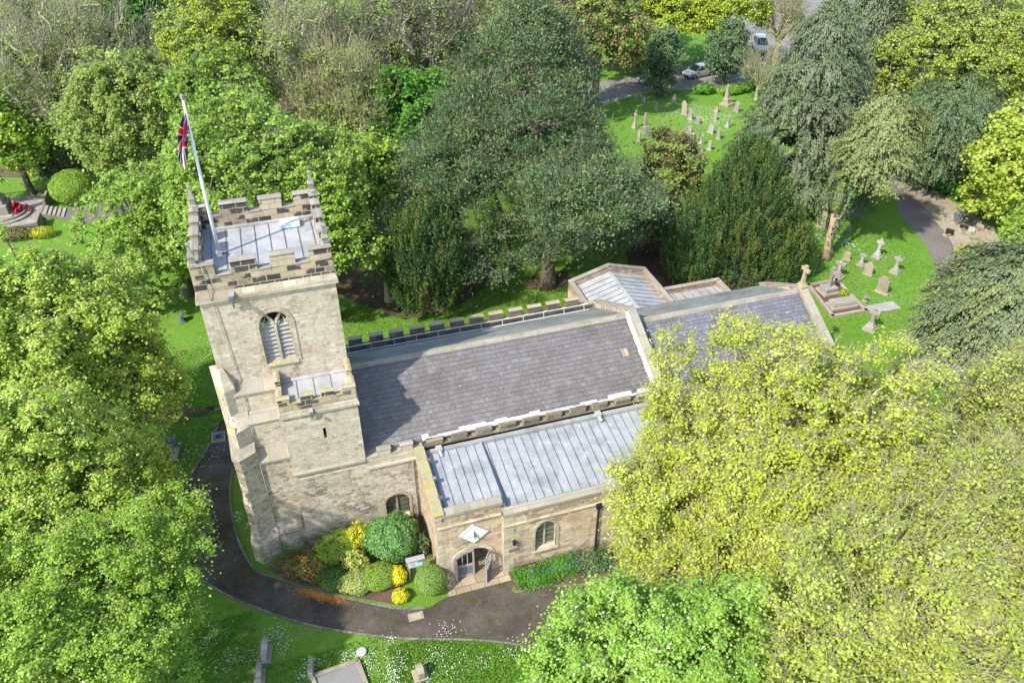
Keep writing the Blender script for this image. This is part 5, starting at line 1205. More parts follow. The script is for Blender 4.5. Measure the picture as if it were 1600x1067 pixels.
# graves near the path, foreground left
stone('shoulder', -4.55, 23.9, R_(80), .80, 1.05, .28, 'grave', 'thick leaning grey headstone on the lawn below the curving path', lean=.15)
stone('round', -4.85, 22.75, R_(84), .7, .9, .22, 'grave', 'grey headstone at the bottom picture edge below the thick leaning one', lean=.1)
kg = empty('kerbed_grave', (-1.45, 21.6, 0), 'stone kerbed grave filled with grey gravel at the bottom edge', 'grave')
b = MB()
KP = [(-2.55, 22.05), (-.45, 22.2), (-.25, 20.9), (-2.35, 20.75)]
for i in range(4):
    a, c = Vector(KP[i]), Vector(KP[(i + 1) % 4]); b.obox((a + c) / 2, (c - a), (c - a).length / 2, .09, 0, .2)
b.build('kerb', ['grave_buff'], kg, bevel=.01); MB().poly([(*p, .1) for p in KP]).build('gravel', ['plot'], kg)
MB().obox((-2.55, 22.35), (.12, 1), .42, .11, 0, .55).build('headstone', ['grave'], kg, bevel=.02)
b = MB(); b.tube([(-.22, 22.62, 0), (-.22, 22.62, .12), (-.22, 22.62, .13)], [.24, .24, .2], 20); tag(b.build('round_slab', ['lead_light']), 'round pale grey disc stone on the lawn above the kerbed grave', 'stone')
stone('shoulder', 2.15, 20.65, R_(95), .55, .75, .3, 'grave_buff', 'small dark hollow headstone right of the kerbed grave at the bottom', lean=.05)
tb_ = empty('table_tomb', (-8.85, 39.3, 0), 'small dark kerbed grave on the lawn in shade left of the tower', 'grave')
b = MB(); b.obox((-8.85, 39.2), (.15, 1), .55, .24, 0, .16); b.build('kerb', ['grave_buff'], tb_, bevel=.01); MB().obox((-8.95, 39.9), (1, -.1), .32, .1, 0, .75).build('headstone', ['lead_dark'], tb_, bevel=.02)
stone('round', -13.1, 61.0, R_(-80), 1.0, 2.2, .25, 'lead_dark', 'tall dark leaning headstone between the left sycamores', lean=.1)
stone('pointed', -13.4, 58.6, R_(-80), .5, 1.3, .2, 'grave', 'small grey headstone below the tall dark leaning headstone', lean=.1)
stone('round', -8.6, 53.8, R_(-80), .6, .8, .2, 'lead_dark', 'dark squat headstone on the lawn left of the tower top')
# ashes plots along the east path
rr = random.Random(9)
PQ = [(57.8, 56.5, 'white marble memorial tablet nearest the top of the east path', 'coping_grey'), (58.7, 54.6, 'grey memorial tablet below the hedge top', 'grave'), (59.2, 53.8, 'dark memorial tablet beside the red flowers', 'lead_dark'), (57.6, 53.0, 'pale memorial block with white flowers by the path', 'coping_grey'), (57.6, 51.4, 'grey memorial block in the middle of the verge', 'grave'), (56.9, 50.2, 'dark upright memorial vase block on the verge', 'lead_dark'), (58.2, 49.8, 'dark square memorial tablet near the hedge', 'lead_dark'), (57.4, 48.8, 'two stacked dark memorial tablets', 'lead_dark'), (57.1, 47.7, 'small dark memorial pot on the verge', 'iron'), (59.0, 48.1, 'white memorial tablet close to the hedge foot', 'coping_grey'), (58.5, 47.3, 'large pale marble memorial tablet at the right end', 'coping_grey'), (55.1, 47.2, 'dark planter with orange flowers beside the path', 'iron'), (57.2, 46.9, 'flat bluish memorial slab near the cypress', 'lead_light'), (59.3, 46.9, 'upright pale memorial stone next to the cypress', 'coping_grey')]
for x, y, lb, mt in PQ:
    r_ = empty('memorial_tablet', (x, y, 0), lb, 'memorial', 'ashes memorials along the east path'); w_ = rr.uniform(.28, .45)
    MB().obox((x, y), (.5, -.85), w_, w_ * .75, 0, .10).build('base', ['grave'], r_, bevel=.01)
    b = MB(); a = Vector((.5, -.85)).normalized(); b.obox((x + .08, y + .05), a, w_ * .8, .09, .1, rr.uniform(.35, .65)); b.build('tablet', [mt], r_, bevel=.02)
    n = 50; rng = np.random.default_rng(int(x * 100)); u = unit(rng.normal(size=(n, 3))); u[:, 2] = abs(u[:, 2]); leafcloud('flowers', rng, u * .2 + [-.15, -.2, .15], u, .1, rng.random(n), [L['vivid'], M[rr.choice(['flowers_r', 'flowers_y', 'flowers_w', 'flowers_o', 'flowers_b'])]], .9, None, (rng.random(n) < .5).astype('i'), r_)['kind'] = 'stuff'

# ------------------------------------------------------------------ cars
def car(x, y, rz, paint, label, Lc=4.1, W=1.75, H=1.5, suv=False):
    root = empty('parked_car', (x, y, 0), label, 'car', None)
    T = Matrix.Translation((x, y, 0)) @ Matrix.Rotation(rz, 4, 'Z'); s = Lc / 4.1
    def fin(mb, nm, mats, par=root, **k): mb.v = [tuple(T @ Vector(v)) for v in mb.v]; return mb.build(nm, mats, par, **k)
    # body: lofted cross sections along x (front +x)
    secs = [(-2.05, .35, .78, .80), (-1.98, .28, .92, .84), (-1.3, .22, 1.0, .875), (0, .2, .97, .88), (1.1, .22, .93, .87), (1.75, .24, .80, .82), (2.02, .30, .62, .74), (2.08, .38, .52, .68)]
    if suv: secs = [(a, b + .1, c + .15, d) for a, b, c, d in secs]
    b = MB(); rs = []
    for px, zl, zh, hw in secs:
        px *= s; hw *= W / 1.76; i = len(b.v); rs.append(i)
        b.v += [(px, -hw * .93, zl), (px, hw * .93, zl), (px, hw, (zl + zh) / 2), (px, hw * .93, zh - .03), (px, hw * .75, zh), (px, -hw * .75, zh), (px, -hw * .93, zh - .03), (px, -hw, (zl + zh) / 2)]
    for a, c in zip(rs, rs[1:]):
        for k in range(8): k2 = (k + 1) % 8; b.f.append((a + k, a + k2, c + k2, c + k)); b.m.append(0)
    b.f += [tuple(rs[0] + k for k in range(7, -1, -1)), tuple(rs[-1] + k for k in range(8))]; b.m += [0, 0]
    body = fin(b, 'body', [paint], smooth=False, bevel=.03, seg=2)
    def cabin(pts_lo, z0, pts_hi, z1, mat_i, mb): loft(mb, [(z0, pts_lo), (z1, pts_hi)])
    hw = W / 2; zt = H + (.15 if suv else 0); zb_ = .92 + (.13 if suv else 0)
    b = MB(); loft(b, [(zb_, [(-1.85 * s, -hw * .86), (1.12 * s, -hw * .86), (1.12 * s, hw * .86), (-1.85 * s, hw * .86)]), (zt - .07, [(-1.45 * s, -hw * .68), (.30 * s, -hw * .68), (.30 * s, hw * .68), (-1.45 * s, hw * .68)])])
    fin(b, 'windows', ['carglass'])
    b = MB(); loft(b, [(zt - .08, [(-1.50 * s, -hw * .70), (.32 * s, -hw * .70), (.32 * s, hw * .70), (-1.50 * s, hw * .70)]), (zt, [(-1.35 * s, -hw * .62), (.2 * s, -hw * .62), (.2 * s, hw * .62), (-1.35 * s, hw * .62)])])
    for sy in (-1, 1):
        for xa, xb in ((1.16, .34), (-.35, -.40), (-1.88, -1.50)):
            b.prism([(xa * s - .05, sy * hw * .875, zb_), (xa * s + .05, sy * hw * .875, zb_), (xb * s + .05, sy * hw * .69, zt - .06), (xb * s - .05, sy * hw * .69, zt - .06)], (0, sy * .02, 0))
    fin(b, 'roof', [paint])
    for sx in (-1, 1):
        for sy in (-1, 1):
            cx_ = (1.28 if sx > 0 else -1.3) * s; wb_ = MB(); wb_.tube([(cx_, sy * (hw - .22), .32), (cx_, sy * (hw + .01), .32)], .32, 16)
            w_ = fin(wb_, 'wheel', ['tyre']); wb_ = MB(); wb_.tube([(cx_, sy * (hw + .005), .32), (cx_, sy * (hw + .02), .32)], .19, 10); fin(wb_, 'rim', ['rim'], w_)
    for sy in (-1, 1):
        b = MB(); b.prism([(1.80 * s, sy * hw * .52, .60 + suv * .14), (1.80 * s, sy * hw * .88, .60 + suv * .14), (1.72 * s, sy * hw * .90, .74 + suv * .14), (1.74 * s, sy * hw * .55, .76 + suv * .14)], (.30, -sy * .1, -.02)); fin(b, 'headlight', ['lamp_glass'])
        b = MB().box(-2.08 * s, sy * hw * .9 - .12, .68, -1.9 * s, sy * hw * .9, .90); fin(b, 'tail_light', ['poppy'])
        b = MB().box(.85 * s, sy * (hw + .02) - .07, .93, 1.0 * s, sy * (hw + .02) + .1, 1.05); fin(b, 'mirror', [paint])
    b = MB().box(2.03 * s, -.45, .33 + suv * .1, 2.10 * s, .45, .50 + suv * .14); fin(b, 'grille', ['iron'])
    return root

car(55.0, 92.3, R_(192), 'car_silver', 'silver hatchback parked on the road behind the upper churchyard', Lc=4.5)
car(48.2, 91.6, R_(182), 'car_grey', 'pale grey car half hidden between the pine and the slim holly')
car(68.6, 99.6, R_(-112), 'car_white', 'white off road car facing the camera beside the tall cypress', Lc=4.5, W=1.9, H=1.75, suv=True)
car(65.2, 101.0, R_(75), 'car_red', 'red car mostly hidden behind the round holly tree')
car(82.0, 111.5, R_(20), 'car_black', 'black car behind the bare yellow twigs at the top right')
def lamp(x, y, h, label):
    r = empty('street_lamp', (x, y, 0), label, 'street lamp'); MB().tube([(x, y, 0), (x, y, h * .3), (x, y, h - .3), (x + .1, y - .3, h)], [.09, .06, .05, .04], 7).build('pole', ['lead_light'], r, smooth=True)
    MB().box(x - .1, y - .95, h - .03, x + .26, y - .25, h + .10).build('lamp_head', ['white'], r, bevel=.03)
lamp(-15.1, 80.8, 5.6, 'tall pale street lamp standing against the olive maple above the ball bush')
lamp(64.3, 99.0, 5.2, 'pale street lamp beside the red car behind the round holly')
# far buildings
def house(x, y, rz, lx, ly, h, rh, wall, roof, label):
    r = empty('house', (x, y, 0), label, 'house'); T = Matrix.Translation((x, y, 0)) @ Matrix.Rotation(rz, 4, 'Z')
    def f(b, n, m): b.v = [tuple(T @ Vector(v)) for v in b.v]; return b.build(n, m, r)
    b = MB(); b.prism([(-lx / 2, -ly / 2, 0), (-lx / 2, -ly / 2, h), (-lx / 2, 0, h + rh), (-lx / 2, ly / 2, h), (-lx / 2, ly / 2, 0)], (lx, 0, 0)); f(b, 'wall', [wall])
    b = MB()
    for s in (-1, 1): b.prism([(-lx / 2 - .3, s * (ly / 2 + .4), h - .18), (-lx / 2 - .3, 0, h + rh + .02), (-lx / 2 - .3, 0, h + rh + .17), (-lx / 2 - .3, s * (ly / 2 + .4), h - .02)], (lx + .6, 0, 0))
    f(b, 'roof', [roof])
    for k in range(int(lx // 2.6)):
        for zz in ([1.0, 3.6] if h > 4 else [1.0]):
            xx = -lx / 2 + 1.0 + k * 2.6; b = MB(); b.box(xx, -ly / 2 - .05, zz, xx + 1.1, -ly / 2 + .03, zz + 1.2); b.cm = 1; b.box(xx + .08, -ly / 2 - .065, zz + .08, xx + 1.02, -ly / 2 - .045, zz + 1.12); f(b, 'window', ['white', 'carglass'])
house(61.5, 133.0, R_(-14), 16, 9, 3.0, 2.0, 'redbrick', 'slate_fine', 'low brick building with grey slate roof behind the golden trees')
house(101, 131, R_(-20), 12, 8, 5.2, 2.4, 'redbrick', 'paving_grey', 'red brick house behind the tall cypress at the top right')
house(74, 141, R_(-14), 15, 9, 3.0, 2.2, 'grave_buff', 'lead_grey', 'pale walled building at the top edge beyond the road')
# war memorial
wm = empty('war_memorial', (-23.6, 75.6, 0), 'grey stone war memorial with stepped base and shaft at the left edge', 'memorial')
b = MB(); b.box(-27.5, 72.2, 0, -20.9, 78.4, .5); b.build('platform', ['paving_grey'], wm, bevel=.03)
b = MB()
for k, r_ in enumerate((2.1, 1.7)):
    p = [(-23.8 + r_ * math.cos(a), 75.4 + r_ * math.sin(a) * 1.0, .5 + k * .18) for a in [math.pi * (-.5) + math.pi * t / 12 for t in range(13)]]; b.prism(p, (0, 0, .18))
b.build('curved_step', ['coping_grey'], wm, bevel=.02)
b = MB(); b.box(-25.2, 74.0, .5, -23.0, 76.8, .95); b.box(-24.9, 74.4, .95, -23.3, 76.4, 1.8); ringloft(b, -24.7, 74.6, -23.5, 76.2, [(1.8, 0), (2.3, -.1), (2.5, -.25)]); b.build('plinth', ['grave'], wm, bevel=.03)
b = MB(); ringloft(b, -24.4, 75.1, -23.8, 75.7, [(2.5, 0), (6.2, -.12)]); b.box(-24.7, 75.3, 5.3, -23.5, 75.5, 5.6); b.build('shaft', ['grave'], wm)
rr = random.Random(5)
for k, (x, y, z, s) in enumerate([(-22.9, 75.9, .95, .34), (-22.6, 75.3, .95, .36), (-22.8, 74.8, .95, .30), (-22.2, 75.8, .9, .22), (-21.9, 75.4, .72, .22), (-22.95, 75.4, 1.35, .3)]):
    b = MB(); c = Vector((x, y, z)); N_ = 14
    pts = [c + Vector((.35 * s * math.cos(a), s * math.sin(a), s * .8 * math.cos(a))) for a in [2 * math.pi * i / N_ for i in range(N_ + 1)]]
    b.tube(pts, s * .38, 6); tag(b.build('poppy_wreath', ['poppy']), ['poppy wreath leaning at the back of the memorial base', 'largest poppy wreath in the middle of the group', 'poppy wreath nearest the viewer at the memorial base', 'small poppy wreath lying right of the group', 'smallest poppy cross at the edge of the curved step', 'poppy wreath propped highest against the memorial plinth'][k], 'wreath', 'red poppy wreaths at the war memorial')
for bb in ((-27.5, 72.0, .5, -20.96, 72.2, .95), (-20.95, 72.0, 0, -20.7, 74.0, 1.0), (-20.95, 76.5, 0, -20.7, 78.6, 1.0), (-27.5, 78.4, 0, -20.96, 78.6, .7)): MB().box(*bb).build('low_wall', ['coping_grey'], wm, bevel=.03)
b = MB()
for k in range(5): b.box(-20.8 + k * .34, 74.5, 0, -20.46 + k * .34, 76.3, .55 - k * .11)
tag(b.build('stone_steps', ['paving_grey'], bevel=.01), 'flight of grey stone steps leading up to the war memorial platform', 'steps')
fr = empty('iron_railing', (-22, 79.5, 0), 'thin dark iron railing round the lawn above the war memorial', 'railing')
pts = [(-28, 79.0), (-23.5, 79.0), (-20.3, 79.0), (-19.6, 77.2), (-19.4, 76.6)]
b = MB()
for a, c in zip(pts, pts[1:]):
    for z in (.15, 1.0): b.tube([(a[0], a[1], z), (c[0], c[1], z)], .025, 5)
    L_ = math.hypot(c[0] - a[0], c[1] - a[1]); m_ = int(L_ / .22)
    for i in range(m_): t_ = i / m_; b.tube([(a[0] + (c[0] - a[0]) * t_, a[1] + (c[1] - a[1]) * t_, 0), (a[0] + (c[0] - a[0]) * t_, a[1] + (c[1] - a[1]) * t_, 1.1)], .014, 4)
b.build('railing_panel', ['iron'], fr)
shrub('clipped_bush', -18.4, 77.6, 1.9, 1.9, 3.0, 'syc_deep', 'large round clipped dark green ball bush by the war memorial steps', 12000, .11, 40, bump=.03, tight=.97)
shrub('low_bush', -22.3, 71.3, 1.6, .8, 1.0, 'brown', 'pinkish brown low planting in front of the war memorial wall', 3000, .10, 41, leaf2='cream', p2=.2)
shrub('low_bush', -20.3, 71.0, 1.0, .7, .9, 'gold', 'yellow green low bush at the foot of the memorial steps', 2000, .10, 42, leaf2='yellow', p2=.3)
# hedge of ivy and shrubs along the east path
HG = [(60.5, 57.5, 2.6, 2.2, 2.4), (61.8, 54.6, 2.6, 2.3, 2.5), (62.6, 51.8, 2.6, 2.3, 2.4), (63.2, 48.8, 2.7, 2.3, 2.6), (65.5, 53.0, 3.0, 2.6, 3.2), (66, 49.2, 2.8, 2.6, 3.0)]
HL = ['bright ivy covered hedge mound furthest up the east path', 'bright green hedge mound beside the red flowers', 'hedge mound in the middle of the row along the memorial tablets', 'hedge mound nearest the lime green maple', 'taller back hedge mound under the dark conifer', 'taller back hedge mound at the right']
for k, (x, y, a, b_, h) in enumerate(HG): shrub('hedge_bush', x, y, a, b_, h, 'vivid', HL[k], 7000, .20, 50 + k, leaf2='ivy', p2=.3, bump=.16, group='hedge bushes along the east path', tight=.8)
shrub('roadside_bush', 55.9, 85.0, 2.2, 1.0, 1.1, 'vivid', 'low bright green bush under the round holly by the road kerb', 3500, .18, 60, leaf2='syc_deep', p2=.4, bump=.2, tight=.6)
shrub('roadside_bush', 52.3, 86.0, 1.4, .9, 1.3, 'vivid', 'small bright green bush at the kerb near the silver car', 2500, .18, 61, bump=.2, tight=.6)
shrub('roadside_bush', 59.5, 85.6, 1.6, 1.0, 1.4, 'ivy', 'dark green bush at the road edge left of the tall cypress', 2500, .18, 62, leaf2='vivid', p2=.3, bump=.2, tight=.6)
shrub('low_bush', -12.0, 55.0, 1.6, 1.2, 1.3, 'ivy', 'dark low bush on the lawn left of the tower battlements', 3500, .12, 63, bump=.15, tight=.7)
shrub('yellow_bush', 54.2, 43.9, 1.0, .8, .9, 'yellow', 'yellow flowering low bush where the verge meets the broad cypress', 2000, .12, 64, leaf2='gold', p2=.5, bump=.2, tight=.5)
make_tree('sycamore', -13.73, 39.00, 9.20, (5.23, 5.23, 5.20), 'bright yellow green sycamore filling the left edge beside the lawn', seed=1, leaf='syc_pale', leaves=138783, diff=0.25, rc=0.0574, ncl=1227, ls=0.136)
make_tree('sycamore', -11.07, 38.30, 7.60, (3.67, 3.67, 4.60), 'sycamore with pale leaf tips nearest the lawn left of the tower', seed=2, leaf='syc_pale', leaves=93491, diff=0.25, rc=0.0758, ncl=704, ls=0.14)
make_tree('sycamore', -13.26, 30.72, 7.20, (4.36, 4.36, 4.80), 'pale green sycamore on the left edge beside the dark path', seed=3, leaf='syc_pale', leaves=129385, diff=0.25, rc=0.0666, ncl=912, ls=0.12)
make_tree('sycamore', -10.75, 32.10, 5.00, (2.89, 2.89, 3.30), 'small sycamore overhanging the dark path bend', seed=4, leaf='syc_pale', leaves=64969, diff=0.25, rc=0.0992, ncl=411, ls=0.129)
make_tree('sycamore', -11.03, 22.93, 5.80, (5.20, 5.20, 4.20), 'fresh green sycamore filling the bottom left corner', seed=5, leaf='syc_deep', leaves=228800, ls=0.105, diff=0.25, rc=0.0619, ncl=1056)
make_tree('sycamore', -1.47, 55.30, 9.50, (7.49, 7.49, 6.00), 'mid green sycamore directly behind the flag and tower', seed=6, leaf='syc', leaves=86434, diff=0.25, rc=0.0431, ncl=1800, ls=0.187)
make_tree('sycamore', 2.18, 50.58, 7.50, (3.76, 3.76, 4.80), 'sycamore behind the right edge of the tower', seed=7, leaf='syc_deep', leaves=39039, diff=0.25, rc=0.0736, ncl=747, ls=0.182)
make_tree('sycamore', -8.25, 57.44, 6.20, (5.07, 5.07, 4.80), 'sycamore between the war memorial path and the tower', seed=8, low=-0.95, leaf='syc', leaves=54775, diff=0.25, rc=0.0602, ncl=1116, ls=0.193)
make_tree('sycamore', -3.73, 68.33, 10.00, (4.22, 4.22, 5.00), 'fresh green sycamore rising behind the flagpole tip', seed=9, leaf='syc', leaves=26000, diff=0.25, rc=0.0672, ncl=897, ls=0.2)
make_tree('olive', -10.71, 71.80, 9.00, (5.56, 5.56, 5.80), 'large olive green maple above the clipped ball bush', seed=10, leaves=67600, diff=0.25, rc=0.0674, ncl=1049)
make_tree('olive', -2.56, 78.24, 12.00, (5.70, 5.70, 6.00), 'yellow green maple behind the flag top', seed=11, leaf='gold', leaf2='olive', p2=0.35, clump2=True, leaves=46800, diff=0.25, rc=0.0674, ncl=1049)
make_tree('broad', -12.02, 96.07, 10.00, (3.55, 3.55, 5.00), 'vivid green small tree in front of the brown treetops', seed=12, leaf='vivid', leaves=21600, diff=0.25, rc=0.1233, ncl=243)
make_tree('bare', -19.27, 87.41, 10.00, (9.22, 9.22, 8.00), 'big leafless grey tree with ivy in the top left corner', seed=13, ivy=16000, leaves=26000, leaf='olive', diff=0.25, rc=0.0916, ncl=703)
make_tree('broad', -22.66, 80.70, 5.00, (3.84, 3.84, 4.20), 'bright yellow green tree above the war memorial lawn', seed=14, leaf='vivid', leaf2='gold', p2=0.5, leaves=21600, ls=0.28, diff=0.25, rc=0.1105, ncl=303)
make_tree('holly', -19.61, 80.77, 3.00, (1.46, 1.46, 2.40), 'pale grey green shrub tree above the clipped ball bush', seed=15, leaf='cyp', leaves=7000, diff=0.25, rc=0.2782, ncl=54)
make_tree('bare', 5.17, 74.31, 11.00, (5.08, 5.08, 8.00), 'bare brown twiggy tree left of the tall forked trees', seed=16, leaves=16000, leaf='olive', diff=0.25, rc=0.1297, ncl=351)
make_tree('bare', 6.90, 68.93, 8.00, (4.21, 4.21, 6.50), 'leaning bare tree with lichen yellow branches behind the tower', seed=17, bark='bark_yellow', leaves=7000, diff=0.25, rc=0.1541, ncl=248)
make_tree('bare', 14.76, 74.78, 12.00, (5.47, 5.47, 8.00), 'tall forked bare tree left of the big pine', seed=18, leaves=7000, bark='bark_grey', thick=1.3, diff=0.25, rc=0.1264, ncl=369)
make_tree('bare', 21.27, 78.25, 12.00, (4.40, 4.40, 8.00), 'spreading bare tree touching the pine top', seed=19, leaves=6000, bark='bark_yellow', thick=1.1, diff=0.25, rc=0.1528, ncl=253)
make_tree('broad', 12.45, 69.90, 7.00, (4.67, 4.67, 5.00), 'leafy green understorey tree below the bare forked trees', seed=20, leaf='vivid', leaves=28800, diff=0.25, rc=0.0906, ncl=450)
make_tree('broad', 7.33, 63.23, 5.00, (3.25, 3.25, 4.00), 'green understorey tree right of the tower sycamore', seed=21, leaf='syc_deep', leaves=18000, diff=0.25, rc=0.1206, ncl=254)
make_tree('broad', 11.27, 91.60, 8.00, (6.74, 6.74, 5.00), 'green tree showing through the bare twigs at the top', seed=22, leaf='syc', leaves=21600, diff=0.25, rc=0.083, ncl=538)
make_tree('bare', 6.53, 51.83, 4.00, (1.61, 1.61, 3.60), 'small bare thorn tree beside the Irish yew', seed=23, tw=0.018, leaves=1500, leaf='holly', ls=0.12, diff=0.25, rc=0.3556, ncl=46)
make_tree('broad', 17.65, 76.14, 8.00, (5.02, 5.02, 5.00), 'green tree between the bare trees and the pine', seed=24, leaf='syc', leaves=21600, diff=0.25, rc=0.0915, ncl=442)
make_tree('pine', 18.73, 54.90, 12.00, (9.11, 9.11, 8.20), 'giant dark blue green pine in the middle behind the nave', seed=25, shape='cone', kexp=0.5, tx=(19.05, 50.3), leaves=161000, low=-0.8, inner=0.3, diff=0.25, rc=0.0966, ncl=1160)
make_tree('pine', 13.31, 54.06, 9.50, (3.99, 3.99, 2.40), 'low spreading lower boughs of a second pine left of the pine trunk', seed=26, thick=0.4, leaves=48299, low=-0.6, tx=(17.0, 53.5), diff=0.25, rc=0.2522, ncl=170)
make_tree('pine', 20.24, 46.78, 9.50, (4.44, 4.44, 2.80), 'spreading pine boughs overhanging the lawn behind the vestry', seed=27, leaves=48299, low=-0.6, tx=(22.5, 54.5), diff=0.25, rc=0.2231, ncl=217)
make_tree('broad', 36.14, 82.51, 9.00, (5.23, 5.23, 5.00), 'brown tinged pine like tree behind the giant pine', seed=28, leaf='olive', leaf2='brown', p2=0.4, clump2=True, leaves=19200, diff=0.25, rc=0.0969, ncl=394)
make_tree('yew', 9.08, 49.18, 4.60, (2.86, 2.86, 4.30), 'dense Irish yew with upright plumes behind the nave parapet', seed=29, leaves=69000, tx=(9.3, 50.5), diff=0.25, rc=0.0794, ncl=482)
make_tree('yew', 34.35, 48.23, 5.40, (5.90, 5.90, 5.10), 'broad dark yew with golden plumes behind the vestry', seed=30, shape='cone', kexp=0.38, lean=0.3, limbs=5, thick=0.5, leaves=138000, diff=0.25, rc=0.0459, ncl=1441)
make_tree('yew', 29.50, 46.61, 3.40, (2.35, 2.35, 3.10), 'dark yew mass touching the vestry roof', seed=31, leaves=34500, leaf='yew', p2=0.1, diff=0.25, rc=0.0997, ncl=306)
make_tree('yew', 36.32, 45.70, 3.00, (2.25, 2.25, 2.70), 'small golden green yew beside the chancel cross', seed=32, leaves=32199, p2=0.6, diff=0.25, rc=0.1074, ncl=263)
make_tree('broad', 32.70, 57.19, 4.40, (2.79, 2.79, 4.20), 'brown leaved scrubby tree above the dark yew', seed=33, leaf='brown', leaf2='olive', p2=0.35, clump2=True, leaves=21600, name='shrub_tree', ls=0.2, diff=0.25, rc=0.1315, ncl=214)
make_tree('broad', 28.88, 53.71, 3.00, (2.67, 2.67, 3.00), 'olive brown scrub between the pine and the yew', seed=34, leaf='brown', leaf2='olive', p2=0.4, clump2=True, leaves=14400, ls=0.18, name='shrub_tree', diff=0.25, rc=0.1512, ncl=162)
make_tree('holly', 47.09, 87.23, 4.20, (2.16, 2.16, 3.90), 'slim grey green holly tree in front of the silver car', seed=35, leaves=14000, diff=0.25, rc=0.2205, ncl=87)
make_tree('holly', 56.01, 87.95, 4.80, (2.69, 2.69, 3.20), 'round dark holly tree between the two parked cars', seed=36, leaves=15000, diff=0.25, rc=0.2076, ncl=98)
make_tree('broad', 53.05, 96.08, 7.00, (4.94, 4.94, 3.00), 'golden yellow green tree at the top beside the grey roofs', seed=37, leaf='gold', leaves=20400, diff=0.25, rc=0.1363, ncl=199)
make_tree('broad', 58.96, 94.40, 7.50, (5.10, 5.10, 3.20), 'golden tree overhanging the road at the top', seed=38, leaf='gold', leaves=19200, diff=0.25, rc=0.1305, ncl=217)
make_tree('broad', 47.94, 96.05, 4.00, (4.97, 4.97, 3.40), 'olive green tree left of the golden trees', seed=39, leaf='olive', leaves=16800, diff=0.25, rc=0.1308, ncl=216)
make_tree('cypress', 46.57, 58.14, 8.80, (7.11, 7.11, 8.80), 'tall grey green cypress beside the upper churchyard', seed=40, leaves=162500, diff=0.25, rc=0.0529, ncl=1800)
make_tree('cypress', 58.17, 66.61, 9.50, (5.00, 5.00, 9.50), 'second grey green cypress behind the tall one', seed=41, leaves=75000, diff=0.25, rc=0.0718, ncl=1211)
make_tree('cypress', 45.81, 48.02, 8.50, (2.94, 2.94, 4.60), 'olive gold drooping cypress on a split bleached and ivy clad trunk on the east lawn', seed=42, tx=(42.7, 47.4), thick=0.36, ivy=2500, leaf='cyp_olive', leaves=75000, shape='round', diff=0.25, rc=0.1172, ncl=454)
make_tree('olive', 64.03, 61.95, 10.00, (7.14, 7.14, 6.50), 'airy light green tree at the top right', seed=43, leaf='twiggy', leaf2='olive', p2=0.4, clump2=True, leaves=59800, diff=0.25, rc=0.0595, ncl=1346)
make_tree('olive', 68.10, 58.88, 9.00, (5.23, 5.23, 6.00), 'light green tree at the right edge', seed=44, leaf='gold', leaf2='olive', p2=0.5, leaves=39000, diff=0.25, rc=0.0746, ncl=855)
make_tree('cypress', 59.82, 55.14, 6.40, (5.00, 5.00, 4.60), 'dark conifer mass above the ivy hedge', seed=45, tx=(66, 63), low=-0.95, leaf='yew', leaf2='cyp', p2=0.5, leaves=62500, shape='round', diff=0.25, rc=0.0853, ncl=856)
make_tree('broad', 59.19, 46.60, 6.50, (3.31, 3.31, 5.00), 'brilliant lime green maple at the right edge', seed=46, tx=(63, 50), low=-0.95, leaf='lime', leaf2='syc_pale', p2=0.5, leaves=31200, ls=0.3, diff=0.25, rc=0.1106, ncl=302)
make_tree('cypress', 41.94, 29.38, 5.40, (4.99, 4.99, 5.00), 'broad olive grey cypress at the right edge beside the east lawn', seed=47, leaves=162500, shape='round', low=-0.7, leaf='cyp_olive', leaf2='cyp', p2=0.6, clump2=True, lob=0.07, diff=0.25, rc=0.0801, ncl=972)
make_tree('lime', 19.31, 19.73, 9.50, (6.21, 6.21, 5.60), 'large airy lime yellow tree covering the chancel and aisle', seed=48, leaves=164187, diff=0.5, rc=0.0467, ncl=1800, ls=0.113)
make_tree('lime', 15.25, 20.63, 7.00, (3.94, 3.94, 4.00), 'lime yellow tree low against the aisle wall', seed=49, leaves=59577, diff=0.5, rc=0.0707, ncl=799, ls=0.117)
make_tree('lime', 17.20, 15.55, 9.00, (3.73, 3.73, 4.00), 'lime yellow tree standing between the largest airy crown and the twiggy ash', seed=50, leaves=100592, diff=0.6, rc=0.0734, ncl=742, ls=0.105)
make_tree('twiggy', 16.53, 11.18, 10.50, (4.05, 4.05, 4.60), 'sparse yellow green ash with twisting lichened branches at the bottom right', seed=51, leaves=53273, diff=0.25, rc=0.0899, ncl=696, ls=0.105)
make_tree('twiggy', 21.29, 11.84, 11.00, (2.91, 2.91, 5.50), 'sparse ash in the bottom right corner', seed=52, leaves=30734, diff=0.25, rc=0.1055, ncl=505, ls=0.105)
make_tree('twiggy', 29.22, 18.73, 9.00, (2.62, 2.62, 5.00), 'thin leaved twiggy tree at the right edge below the cypress', seed=53, leaves=15111, diff=0.25, rc=0.1168, ncl=412, ls=0.12)
make_tree('sycamore', 9.94, 12.98, 8.00, (3.68, 3.68, 3.60), 'fresh green tree dotted with white blossom at the bottom edge', seed=54, leaf='haw', leaf2='blossom', p2=0.012, leaves=200200, ls=0.105, name='blossom_tree', flat=0.8, diff=0.25, rc=0.0821, ncl=601)
make_tree('bare', 65.90, 91.88, 6.00, (3.48, 3.48, 5.00), 'bare yellow twigged tree in front of the black car at the top', seed=55, bark='bark_yellow', leaves=900, diff=0.25, rc=0.2606, ncl=86)
make_tree('bare', 57.30, 82.14, 3.00, (2.14, 2.14, 2.80), 'bare pale scrubby tree at the road edge beside the tall cypress', seed=56, bark='bark_yellow', leaves=600, diff=0.25, rc=0.41, ncl=35)
